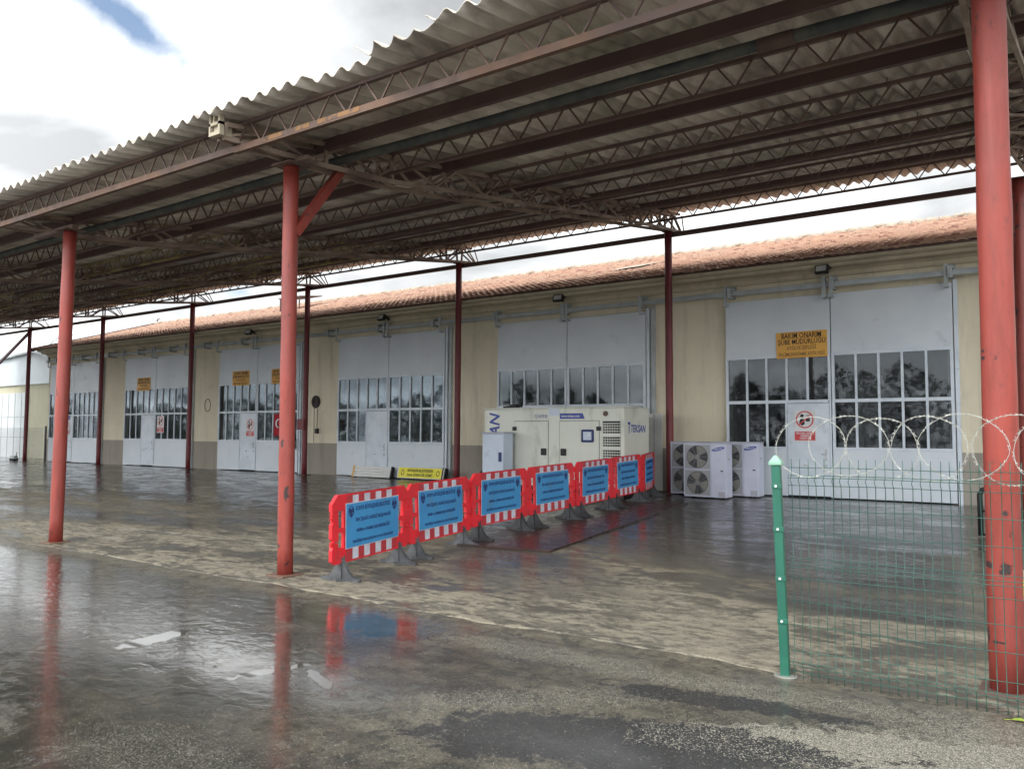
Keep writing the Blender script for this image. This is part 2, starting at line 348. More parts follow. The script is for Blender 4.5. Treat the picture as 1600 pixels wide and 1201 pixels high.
M['razor'] = simple('galvanised_razor_wire', (.42,.43,.40), .45, .6, (.42,.42,.38), 20)
M['yellow'] = simple('bright_yellow_panel', (.82,.74,.03), .4, 0, (.74,.68,.03), 2)
M['flag'] = simple('red_flag_cloth', (.42,.012,.025), .8, 0, (.34,.01,.02), 2)
M['hivis'] = simple('fluorescent_yellow_cloth', (.55,.85,.06), .7)
M['ply'] = simple('beige_board', (.45,.40,.30), .8)
M['dark_disc'] = simple('dark_brown_disc', (.03,.022,.02), .6)
M['lens'] = simple('floodlight_lens', (.5,.52,.52), .15)
M['hall'] = simple('white_blue_cladding', (.60,.66,.70), .5, 0, (.56,.62,.66), .4)
M['hall_door'] = simple('white_door_paint', (.68,.72,.74), .5, 0, (.62,.66,.68), .6)
M['hall_wall'] = wall_mat('pale_cream_render', (.56,.54,.40), (.52,.50,.37), (.42,.39,.3))
M['grey_post'] = simple('dark_grey_post', (.06,.065,.07), .5)
M['leaf'] = simple('yellow_green_leaf', (.25,.35,.04), .6)

# ---------------------------------------------------------------- ground
def gz(x, y):
    if y >= 21.1: return 0.0
    if y >= 7.22: return -.42 + (y-7.7)*.03134
    return -.448
def blob(t, pos, cx, cy, rx, ry, ang=0, n=None, namp=.6, soft=.35):
    """soft ellipse on the ground in world metres with a ragged outline"""
    mp = N(t, 'ShaderNodeMapping', vector_type='TEXTURE'); mp.inputs['Location'].default_value = (cx,cy,0); mp.inputs['Rotation'].default_value = (0,0,R(ang)); mp.inputs['Scale'].default_value = (rx,ry,1e6)
    t.links.new(pos, mp.inputs[0]); ln = N(t, 'ShaderNodeVectorMath', operation='LENGTH'); t.links.new(mp.outputs[0], ln.inputs[0])
    v = ln.outputs['Value']
    if n is not None: v = mth(t, 'ADD', v, mth(t, 'MULTIPLY_ADD', n, namp*2, -namp))
    return mr(t, v, 1+soft/2, 1-soft/2, 0, 1, True)
def vmax(t, *a):
    o = a[0]
    for b in a[1:]: o = mth(t, 'MAXIMUM', o, b)
    return o
def asphalt():
    ma, t, b = new_mat('wet_old_asphalt'); L = t.links.new
    pos = N(t, 'ShaderNodeNewGeometry').outputs['Position']
    nA = noise(t, .55, 9, .62, .6, pos); nB = noise(t, 2.3, 10, .68, .4, pos); nC = noise(t, 11, 8, .7, .2, pos)
    nS = noise(t, 1.5, 9, .7, .6, pos, sc=(.7,1.6,1))
    vo = N(t, 'ShaderNodeTexVoronoi', inp={'Scale': 115.0}); L(pos, vo.inputs['Vector'])
    vo2 = N(t, 'ShaderNodeTexVoronoi', inp={'Scale': 34.0}); L(pos, vo2.inputs['Vector'])
    cs = N(t, 'ShaderNodeSeparateColor'); L(vo.outputs['Color'], cs.inputs[0]); cs2 = N(t, 'ShaderNodeSeparateColor'); L(vo2.outputs['Color'], cs2.inputs[0])
    rnd_, rnd2, rndb = cs.outputs[0], cs.outputs[1], cs2.outputs[0]
    sp = N(t, 'ShaderNodeSeparateXYZ'); L(pos, sp.inputs[0])
    ragged = mth(t, 'ADD', mth(t, 'MULTIPLY', nB, .6), mth(t, 'MULTIPLY', nC, .4))
    dry = vmax(t, blob(t, pos, -1.15, 5.75, 1.5, .42, 22, ragged, 1.8, .35), mth(t, 'MULTIPLY', blob(t, pos, -2.3, 6.55, 1.6, .22, 6, ragged, 1.5, .9), .5),
               mth(t, 'MULTIPLY', blob(t, pos, -.3, 6.4, .9, .6, 10, ragged, 1.2, .8), .6), mth(t, 'MULTIPLY', blob(t, pos, -4.2, 6.5, 1.5, .25, 2, ragged, 1.6, .9), .5),
               mth(t, 'MULTIPLY', blob(t, pos, -3.6, 5.3, 1.3, .22, 40, ragged, 1.8, .9), .35), mth(t, 'MULTIPLY', blob(t, pos, -4.9, 3.0, .8, .4, 0, ragged, 1.4, .9), .4))
    silt = vmax(t, blob(t, pos, -5.5, 7.08, 9.5, .16, 1, ragged, 1.7, .8), mth(t, 'MULTIPLY', blob(t, pos, -3.7, 4.7, 1.9, .4, 40, ragged, 2.2, .8), .8), blob(t, pos, -16, 6.95, 7, .25, 0, nB, 1.4, .8),
                mth(t, 'MULTIPLY', blob(t, pos, -2.4, 6.1, 1.6, .5, 15, nB, 1.6, 1.2), .55), mth(t, 'MULTIPLY', blob(t, pos, -3.6, 4.0, 1.5, .25, 20, nB, 1.8, 1.2), .6))
    pud = vmax(t, blob(t, pos, -10.6, 5.45, 5.2, 1.1, -8, ragged, 1.3, .35), blob(t, pos, -7.3, 6.35, 2.0, .5, 0, ragged, 1.4, .4), blob(t, pos, -17, 5.6, 5, 1.2, 0, ragged, .9, .3),
               blob(t, pos, -6.6, 4.7, 2.6, .8, -12, ragged, 2.0, .3), mth(t, 'MULTIPLY', blob(t, pos, -6.5, 3.6, 3.2, 1.0, -20, ragged, 2.6, .5), .85))
    mir = vmax(t, blob(t, pos, -7.62, 4.62, .44, .16, 96, ragged, 1.2, .10), blob(t, pos, -5.78, 4.62, .46, .085, 72, ragged, 2.2, .15), blob(t, pos, -5.25, 4.70, .34, .06, -27, ragged, 2.2, .15),
               mth(t, 'MULTIPLY', mr(t, ragged, .555, .575), blob(t, pos, -6.6, 4.75, 1.7, .45, -10, nA, .8, .6)),
               mth(t, 'MULTIPLY', mr(t, ragged, .60, .625), blob(t, pos, -2.9, 4.9, 1.5, .6, 20, nA, .8, .6)))
    dry = mth(t, 'SUBTRACT', dry, mth(t, 'MULTIPLY', mir, 2), clamp=True)
    pud = vmax(t, pud, mir)
    dark = vmax(t, blob(t, pos, -2.45, 6.12, .95, .17, 10, ragged, 2.2, .12), blob(t, pos, -2.6, 4.9, 1.5, .5, 22, ragged, 2.0, .12))
    base = mixc(t, mr(t, nA, .35, .65), (.033,.032,.028), (.064,.060,.050))
    base = mixc(t, mr(t, nS, .46, .60, 0, .85), base, (.150,.132,.100))
    base = mixc(t, mth(t, 'MULTIPLY', silt, .85), base, mixc(t, mr(t, nC, .35, .65), (.21,.185,.13), (.12,.108,.08)))
    edge = mr(t, mth(t, 'ADD', sp.outputs[1], mth(t, 'MULTIPLY_ADD', ragged, 5, -2.5)), 5.6, 7.2, 0, 1, True)
    base = mixc(t, mth(t, 'MULTIPLY', edge, .75), base, mixc(t, mr(t, nC, .4, .6), (.215,.19,.14), (.105,.094,.07)))
    base = mixc(t, mr(t, noise(t, 4.5, 9, .78, .5, pos), .50, .56, 0, .65), base, (.028,.028,.025))
    base = mixc(t, mth(t, 'MULTIPLY', dark, .9), base, (.024,.025,.028))
    # aggregate: every stone is light or dark; worn dry patches show more light stones
    cov = mth(t, 'ADD', mth(t, 'MULTIPLY', dry, .95), mth(t, 'MULTIPLY_ADD', mr(t, nB, .35, .7), .15, .02))
    cov = mth(t, 'MULTIPLY', cov, mth(t, 'MULTIPLY_ADD', dark, -.75, 1.0, clamp=True))
    lightst = mth(t, 'LESS_THAN', rnd_, cov)
    base = mixc(t, mth(t, 'MULTIPLY', lightst, mth(t, 'MULTIPLY_ADD', dry, .35, .5)), base, mixc(t, rnd2, (.15,.143,.12), (.50,.47,.385)))
    base = mixc(t, mr(t, vo.outputs['Distance'], .35, .6, 0, .6), base, (.018,.018,.017))
    base = mixc(t, mth(t, 'MULTIPLY', pud, .55), base, (.03,.031,.025))
    L(base, b.inputs['Base Color'])
    wet = mth(t, 'SUBTRACT', 1, mth(t, 'MULTIPLY', vmax(t, dry, mth(t, 'MULTIPLY', silt, .7)), .9), clamp=True)
    rough = mth(t, 'MULTIPLY_ADD', wet, -.50, .78); rough = mth(t, 'ADD', rough, mr(t, nB, .35, .65, -.12, .16))
    rg = N(t, 'ShaderNodeMix'); L(pud, rg.inputs[0]); L(rough, rg.inputs[2]); rg.inputs[3].default_value = .02
    L(rg.outputs[0], b.inputs['Roughness']); b.inputs['IOR'].default_value = 1.42
    # relief in metres: stones 2-3 mm, drowned in the puddle; wind ripples where it is open to the left
    stone = mth(t, 'MULTIPLY_ADD', vo.outputs['Distance'], -.0032, mth(t, 'MULTIPLY', vo2.outputs['Distance'], -.004))
    stone = mth(t, 'ADD', stone, mth(t, 'MULTIPLY', nC, .011))
    stone = mth(t, 'MULTIPLY', stone, mth(t, 'MULTIPLY_ADD', pud, -.93, 1.0, clamp=True))
    stone = mth(t, 'MULTIPLY', stone, mr(t, mth(t, 'ADD', sp.outputs[0], mth(t, 'MULTIPLY_ADD', ragged, 6, -3)), -6.0, -3.2, .38, 1))
    left = mr(t, sp.outputs[0], -6.2, -9.0)
    rip = mth(t, 'ADD', mth(t, 'MULTIPLY', noise(t, 4.5, 3, .5, .6, pos, sc=(.8,1.5,1)), .013), mth(t, 'MULTIPLY', noise(t, 17, 2, .5, .3, pos, sc=(.8,1.4,1)), .0016))
    h = mth(t, 'ADD', stone, mth(t, 'MULTIPLY', mth(t, 'MULTIPLY', rip, pud), mth(t, 'MULTIPLY_ADD', left, 1.0, .18)))
    hh = N(t, 'ShaderNodeMix'); L(mir, hh.inputs[0]); L(h, hh.inputs[2]); hh.inputs[3].default_value = .001
    bump(t, b, hh.outputs[0], 1.0, 1.0)
    L(mth(t, 'MULTIPLY', mth(t, 'MULTIPLY', wet, mr(t, nA, .3, .6, .35, 1)), .8), b.inputs['Coat Weight']); b.inputs['Coat Roughness'].default_value = .14
    return ma
def concrete():
    ma, t, b = new_mat('wet_stained_concrete'); L = t.links.new
    pos = N(t, 'ShaderNodeNewGeometry').outputs['Position']
    nA = noise(t, .30, 9, .6, .7, pos, sc=(.6,1.4,1)); nB = noise(t, 1.3, 10, .68, .6, pos, sc=(.6,1.4,1)); nC = noise(t, 7, 9, .72, .4, pos, sc=(.7,1.3,1)); nD = noise(t, 60, 5, .75, 0, pos)
    sp = N(t, 'ShaderNodeSeparateXYZ'); L(pos, sp.inputs[0])
    rag = mth(t, 'ADD', mth(t, 'MULTIPLY', nB, .6), mth(t, 'MULTIPLY', nC, .4))
    yy = mth(t, 'ADD', sp.outputs[1], mth(t, 'MULTIPLY_ADD', rag, 10, -5))
    wetback = mr(t, yy, 11.0, 14.5, 0, 1, True)
    damp = mr(t, rag, .475, .53, 0, 1, True)
    wetb = vmax(t, blob(t, pos, -3.6, 12.4, 3.2, 1.3, -12, rag, 1.8, .6), blob(t, pos, -1.8, 10.0, 1.6, .6, 5, rag, 1.8, .6), blob(t, pos, -6.6, 9.8, 2.2, .9, -30, rag, 2.0, .9),
                blob(t, pos, -13.5, 11.4, 2.8, .4, 10, rag, 2.0, .6), blob(t, pos, -20, 10, 4, .5, 4, rag, 2.0, .6))
    drych = vmax(t, blob(t, pos, -1.6, 9.1, 1.2, .35, 5, rag, 1.8, .5), mth(t, 'MULTIPLY', blob(t, pos, -4.4, 8.9, 2.6, 1.1, -20, rag, 1.8, 1.0), .85), mth(t, 'MULTIPLY', blob(t, pos, -12, 9.4, 4.2, .8, 8, rag, 1.8, .9), .8), blob(t, pos, -17, 8.4, 4, .6, 5, rag, 1.6, .8), mth(t, 'MULTIPLY', blob(t, pos, -5.5, 7.6, 8, .5, 0, rag, 3.0, .8), .8))
    wet = mth(t, 'SUBTRACT', vmax(t, wetback, mth(t, 'MULTIPLY', damp, .85), wetb), mth(t, 'MULTIPLY', drych, .7), clamp=True)
    puds = mth(t, 'MULTIPLY', vmax(t, wetback, mth(t, 'MULTIPLY', wetb, .8)), mr(t, rag, .49, .53))
    st1 = noise(t, 2.6, 9, .7, .5, pos, sc=(.32,1.3,1))
    dryc = mixc(t, mr(t, nA, .35, .65), (.235,.205,.15), (.155,.137,.103))
    dryc = mixc(t, mr(t, rag, .485, .54, 0, .8), dryc, (.078,.07,.054))
    dryc = mixc(t, mr(t, st1, .50, .58, 0, .6), dryc, (.072,.066,.053))
    dryc = mixc(t, mr(t, st1, .43, .34, 0, .35), dryc, (.25,.225,.17))
    dryc = mixc(t, mth(t, 'MULTIPLY', drych, .7), dryc, mixc(t, mr(t, nC, .4, .6), (.32,.295,.232), (.185,.17,.135)))
    dryc = mixc(t, mr(t, noise(t, 3.0, 9, .75, .8, pos, sc=(.6,1.2,1)), .53, .58, 0, .7), dryc, (.085,.078,.063))
    # long pale scrapes left of the tall column
    scr = mth(t, 'MULTIPLY', mr(t, noise(t, 2.4, 7, .6, .15, pos, sc=(.12,1.9,1)), .56, .60), blob(t, pos, -13.5, 10.2, 5.5, 1.7, 6, nA, .9, .6))
    dryc = mixc(t, mth(t, 'MULTIPLY', scr, .7), dryc, (.36,.34,.28))
    dryc = mixc(t, mr(t, nC, .52, .66, 0, .7), dryc, (.055,.05,.042))
    dryc = mixc(t, mr(t, nD, .50, .64, 0, .55), dryc, (.055,.05,.043))
    dryc = mixc(t, mr(t, nD, .46, .36, 0, .3), dryc, (.27,.25,.20))
    wetc = mixc(t, mr(t, rag, .42, .56), (.028,.027,.025), (.070,.065,.055))
    wetc = mixc(t, mr(t, st1, .44, .37, 0, .5), wetc, (.115,.106,.088))
    base = mixc(t, wet, dryc, wetc)
    def joint(o, per, off, wd):
        f = mth(t, 'FRACT', mth(t, 'DIVIDE', mth(t, 'ADD', o, off), per)); return mr(t, mth(t, 'ABSOLUTE', mth(t, 'SUBTRACT', f, .5)), wd/per, wd*.5/per)
    wob = mth(t, 'MULTIPLY_ADD', nB, .25, sp.outputs[1])
    jt = mth(t, 'MULTIPLY', joint(wob, 4.6, 1.35, .012), mr(t, nC, .42, .50))
    base = mixc(t, mth(t, 'MULTIPLY', jt, .6), base, (.03,.027,.022))
    L(base, b.inputs['Base Color'])
    rough = mth(t, 'ADD', mth(t, 'MULTIPLY_ADD', wet, -.42, .74), mr(t, nC, .35, .65, -.10, .12))
    rg = N(t, 'ShaderNodeMix'); L(puds, rg.inputs[0]); L(rough, rg.inputs[2]); rg.inputs[3].default_value = .09
    L(rg.outputs[0], b.inputs['Roughness']); b.inputs['IOR'].default_value = 1.38
    dry1 = mth(t, 'MULTIPLY_ADD', puds, -.9, 1.0, clamp=True)
    h = mth(t, 'MULTIPLY', mth(t, 'ADD', mth(t, 'MULTIPLY', nD, .0035), mth(t, 'MULTIPLY', nC, .012)), dry1)
    h = mth(t, 'ADD', h, mth(t, 'MULTIPLY', noise(t, 2.2, 4, .55, .5, pos, sc=(.7,2.0,1)), .022))
    h = mth(t, 'SUBTRACT', h, mth(t, 'MULTIPLY', jt, .004))
    bump(t, b, h, 1.0, 1.0)
    L(mth(t, 'MULTIPLY', wet, .5), b.inputs['Coat Weight']); b.inputs['Coat Roughness'].default_value = .16; b.inputs['Coat IOR'].default_value = 1.33
    return ma
M['asphalt'] = asphalt(); M['concrete'] = concrete()
def edge_y(x):
    return 7.2 + .05*math.sin(x*1.3) + .03*math.sin(x*4.1+1) + .015*math.sin(x*13)
def ground_sheets():
    xs = [-600,-300,-150,-90,-60] + [-50+i*.5 for i in range(0,80)] + [-10+i*.1 for i in range(0,131)] + [4,8,15,30,60,120,300,600]
    ys_a = [-600,-300,-120,-50,-20,-8,-2,0,2,4,5.5,6.5,6.9]
    a = MB(); vs = []; rows = ys_a + ['e']
    for y in rows:
        for x in xs:
            yv = edge_y(x) if y == 'e' else y
            z = -.448 + (.006*math.sin(x*.7+yv) if -20 < yv < 6 else 0)
            vs.append((x, yv, z))
    n = len(xs); fs = [(r*n+i, r*n+i+1, (r+1)*n+i+1, (r+1)*n+i) for r in range(len(rows)-1) for i in range(n-1)]
    a.add(vs, fs, True); tag(a.obj('asphalt_yard', M['asphalt']), kind='structure')
    c = MB(); vs = []
    ys_c = ['b','e',7.45,8,10,13,16,19,21.1,24,40,80,200,600]
    for y in ys_c:
        for x in xs:
            e = edge_y(x)
            if y == 'b': vs.append((x, e-.03, -.46))
            elif y == 'e': vs.append((x, e, gz(x,7.3)-.004*(1+math.sin(x*7))))
            else: vs.append((x, y, gz(x,y)))
    fs = [(r*n+i, r*n+i+1, (r+1)*n+i+1, (r+1)*n+i) for r in range(len(ys_c)-1) for i in range(n-1)]
    c.add(vs, fs); tag(c.obj('concrete_apron', M['concrete']), kind='structure')
ground_sheets()

# ---------------------------------------------------------------- open steel canopy
def rz(y): return 5.88 + .149*(y-6.6)
TX = [-55.5, -47.85, -40.05, -32.4, -24.7, -17.05, -9.39, -0.62]
PY = [6.7, 8.2, 9.6, 10.95, 12.35, 13.7, 15.1, 16.4, 17.7, 19.0, 20.25]
def canopy():
    root = thing('steel_canopy', 'long open steel canopy with corrugated cement roof on red round columns', 'canopy', (-9.37, 7.69, gz(0,7.69)))
    W = 'world'
    def zb(y):
        k = [(6.4,5.60),(8.5,5.70),(9.6,5.80),(13.3,6.32),(17,6.90),(21.1,7.47),(22.15,7.60)]
        for (a,b),(c,d) in zip(k, k[1:]):
            if y <= c: return b+(d-b)*(y-a)/(c-a)
        return k[-1][1]
    def hw(y): return .05 + .22*math.sin(PI*min(max((y-6.4)/15.7,0),1))
    # columns
    def col(bx, by, tx, ty, top, r, mat_, brace=None, plate=.2):
        m_ = MB(); b0 = Vector((bx,by,gz(bx,by)-.01)); t0 = Vector((tx,ty,top)); pts = []; rs = []
        for i in range(15):
            f = i/14; pts.append(b0.lerp(t0, f)); rs.append(r*(1+.02*math.sin(f*23+bx)+.012*math.sin(f*51)))
        m_.tube(pts, rs, 24)
        c = m_.obj('column', mat_, root, W)
        bp = MB().box((tx-plate, ty-plate, top), (tx+plate, ty+plate, top+.025)).obj('top_plate', M['steel'], c, W)
        z0 = gz(bx,by); MB().cbox((bx-.19, by-.19, z0-.01), (bx+.19, by+.19, z0+.018), .006).obj('base_plate', M['steel_pink'], c, W)
        if brace:
            MB().bar(brace[0], brace[1], .11, .13).obj('brace', mat_, c, W)
        return c
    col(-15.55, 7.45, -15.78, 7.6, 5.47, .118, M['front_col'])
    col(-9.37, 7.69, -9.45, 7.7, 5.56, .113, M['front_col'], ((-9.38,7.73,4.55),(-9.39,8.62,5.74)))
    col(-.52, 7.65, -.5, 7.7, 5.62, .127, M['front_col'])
    for i, x in enumerate(TX[1:]):
        r = .13 if i == 6 else .105
        mt_ = M['front_col'] if i == 6 else M['back_col']  # lighter coral on the last back column paints in the light falling on it
        xx = -.92 if i == 6 else x
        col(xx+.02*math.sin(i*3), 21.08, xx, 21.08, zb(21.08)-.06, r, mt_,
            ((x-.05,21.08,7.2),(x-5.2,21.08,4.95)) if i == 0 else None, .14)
    # short header over the front column that stands between two trusses
    MB().box((-17.1,7.52,5.485),(-15.55,7.64,5.57)).obj('header_beam', M['steel'], root, W)
    MB().box((-9.7,7.62,5.585),(-9.0,7.76,5.64)).obj('header_beam', M['truss'], root, W)
    # trusses
    for ti, x in enumerate(TX):
        t_ = MB()
        ys = [6.45] + PY[1:] + [21.1, 22.1]
        for s in (-1, 1):
            for a, b in zip(ys, ys[1:]):
                t_.bar((x+s*hw(a), a, zb(a)), (x+s*hw(b), b, zb(b)), .05, .07)
                t_.bar((x+s*.13, a, rz(a)-.10), (x+s*.13, min(b,21.6), rz(min(b,21.6))-.10), .05, .06)
            for i, y in enumerate(ys[:-1]):
                t_.bar((x+s*hw(y), y, zb(y)), (x+s*.13, y, rz(y)-.08), .05, .05, up=(0,1,0))
            seq = []
            yy = 6.45
            k = 0
            while yy < 21.2:
                y2 = yy+.70; p = (x+s*hw(yy), yy, zb(yy)+.02) if k % 2 == 0 else (x+s*.13, yy, rz(yy)-.12)
                q = (x+s*hw(y2), y2, zb(y2)+.02) if k % 2 else (x+s*.13, min(y2,21.6), rz(min(y2,21.6))-.12)
                t_.bar(p, q, .04, .04); yy = y2; k += 1
            t_.bar((x+s*hw(22.1), 22.1, zb(22.1)), (x+s*.13, 21.75, rz(21.6)-.1), .03)
        k = 0; yy = 8.4
        while yy < 20.8:
            s = 1 if k % 2 else -1; y2 = yy+.85
            t_.bar((x+s*hw(yy), yy, zb(yy)), (x-s*hw(y2), y2, zb(y2)), .035); yy = y2; k += 1
        t_.obj('truss', M['truss'], root, W)
    # tip bracket of the truss at the second bay
    b_ = MB(); x0, y0 = -9.50, 6.36
    b_.box((x0,y0-.02,5.60),(x0+.24,y0+.05,5.65)).box((x0,y0-.02,5.74),(x0+.24,y0+.05,5.78)).box((x0,y0-.02,5.95),(x0+.24,y0+.05,5.98))
    b_.box((x0,y0-.02,5.65),(x0+.03,y0+.05,5.95)).box((x0+.2,y0-.02,5.65),(x0+.24,y0+.05,5.95)).box((x0+.08,y0-.015,5.78),(x0+.11,y0+.05,5.95))
    b_.box((x0+.06,y0+.02,5.62),(x0+.2,y0+.2,5.75))
    b_.obj('end_bracket', M['ply'], root, W)
    # purlins, one piece per bay
    for bi, (xa, xb) in enumerate(zip(TX+[.0], (TX[1:]+[.9]))):
        if bi == len(TX): continue
        xb2 = xb
        for pi, y in enumerate(PY):
            p_ = MB(); zt = rz(y)-.055; sag = random.uniform(-.012,.008)
            if pi % 2 == 0:
                d = .33; hb = .09 if pi == 0 else .045
                nseg = 6
                p_.bar((xa,y,zt),(xb2,y,zt), .06, .05)
                ch_ = MB().bar((xa,y,zt-d+sag),(xb2,y,zt-d+sag), .07, hb) if pi == 0 else None
                if pi: p_.bar((xa,y,zt-d+sag),(xb2,y,zt-d+sag), .07, hb)
                n_ = int((xb2-xa)/.54); st = (xb2-xa)/n_
                for k in range(n_):
                    a = xa+k*st
                    p_.bar((a,y,zt-d),(a+st*.44,y,zt), .022); p_.bar((a+st*.56,y,zt),(a+st,y,zt-d), .022)
                mt = M['steel']
            else:
                p_.box((xa, y-.04, zt-.15),(xb2, y+.04, zt-.142)).box((xa, y-.04, zt-.142),(xb2, y-.033, zt+.02))
                p_.box((xa, y+.033, zt-.142),(xb2, y+.04, zt+.02))
                mt = M['steel_dark']
            if bi <= 3 and pi >= 2 and random.random() < .35: mt = M['steel_yellow']
            if bi == 4 and pi in (4,7,8): mt = M['steel_yellow']
            po = p_.obj('purlin', mt, root, W)
            if pi == 0:
                ch_.obj('bottom_chord', M['steel_pink'], po, W)
                if bi == 6:
                    MB().bar((-8.75,y-.037,zt-d+sag+.012),(-7.85,y-.037,zt-d+sag+.012),.003,.06).bar((-7.7,y-.037,zt-d+sag+.012),(-6.95,y-.037,zt-d+sag+.012),.003,.06).obj('rust_patch', M['rust'], po, W)
    MB().bar((-56,21.25,7.36),(.9,21.25,7.36), .12, .12).obj('tie_beam', M['steel_dark'], root, W)
    pp = MB(); pp.tube([(-56+i*1.5, 8.6, 5.895+.012*math.sin(i*1.3)) for i in range(38)], .068, 12); pp.obj('drain_pipe', M['pipe'], root, W)
    MB().tube([(-2.75,8.6,5.895),(-2.35,8.6,5.895)], .08, 12).obj('pipe_sleeve', M['steel_pink'], root, W)
    # corrugated fibre-cement sheets, laid in rows that overlap
    rows = []
    y = 6.25; first = True
    while y < 21.4:
        rows.append((y, min(y+2.62, 22.1))); y += 2.42
    pitch = .27; sw = 4*pitch; K = 8
    x_start = -56.16; nsh = 53
    bays = {}
    for si in range(nsh):
        xs0 = x_start + si*sw
        bi = max(i for i in range(len(TX)) if xs0+sw/2 >= TX[i] or i == 0)
        mb = bays.setdefault(bi, MB())
        for ri, (ya, yb) in enumerate(rows):
            if ri == 2 and si == nsh-1: continue              # one sheet is missing near the end
            if ri == 6 and yb-ya < .3: continue
            dz = .012*(ri % 2) + random.uniform(-.006,.006) + .004*(si % 2)
            tilt = random.uniform(-.014,.014)
            fa = ya + random.uniform(-.035,.035); fb = yb
            if ri == 0:
                if xs0 > -7.3: dz += .02; fa -= .17
                if -8.4 < xs0 <= -7.3: fa += .14
            off = ri*.012
            n = 4*K + 1; top = []; bot = []
            for (yv, q) in ((fa,0),(( fa+fb)/2,.5),(fb,1)):
                for i in range(n+1):
                    xx = xs0 + i*pitch/K
                    zz = rz(yv) + dz + off*0 + (.044*(1+math.cos(2*PI*(i/K)))-.008) + tilt*(i/n-.5) + (.012*(1-q))
                    cut = 0
                    if ri == 0 and q == 0 and -7.5 < xs0 < -6.3: cut = .45*abs(math.sin(i*.35))*(1 if xs0 < -7.2 else .25)
                    top.append((xx, yv+cut, zz+.010)); bot.append((xx, yv+cut, zz))
            w_ = n+1; vs_ = top+bot; o_ = len(top); fs_ = []
            for r_ in range(2):
                for i in range(n):
                    a = r_*w_+i
                    fs_.append((a,a+1,a+w_+1,a+w_)); fs_.append((o_+a,o_+a+w_,o_+a+w_+1,o_+a+1))
            for i in range(n):
                fs_.append((i,o_+i,o_+i+1,i+1)); e_ = 2*w_+i; fs_.append((e_,e_+1,o_+e_+1,o_+e_))
            for r_ in range(2):
                a = r_*w_; fs_.append((a,a+w_,o_+a+w_,o_+a)); a = r_*w_+n; fs_.append((a,o_+a,o_+a+w_,a+w_))
            mb.add(vs_, fs_, True)
    for bi, mb in bays.items(): mb.obj('roof_sheeting', M['cement'], root, W)
    # hook bolts sticking through the purlin tops
    hb_ = MB()
    for x in [TX[0]+i*1.08 for i in range(52)]:
        for pi in (2,4,6):
            hb_.bar((x+.5, PY[pi]-.05, rz(PY[pi])-.16),(x+.5, PY[pi]-.05, rz(PY[pi])+.03), .012)
    tag(hb_.obj('hook_bolts', M['steel'], root, W), kind='stuff')
canopy()

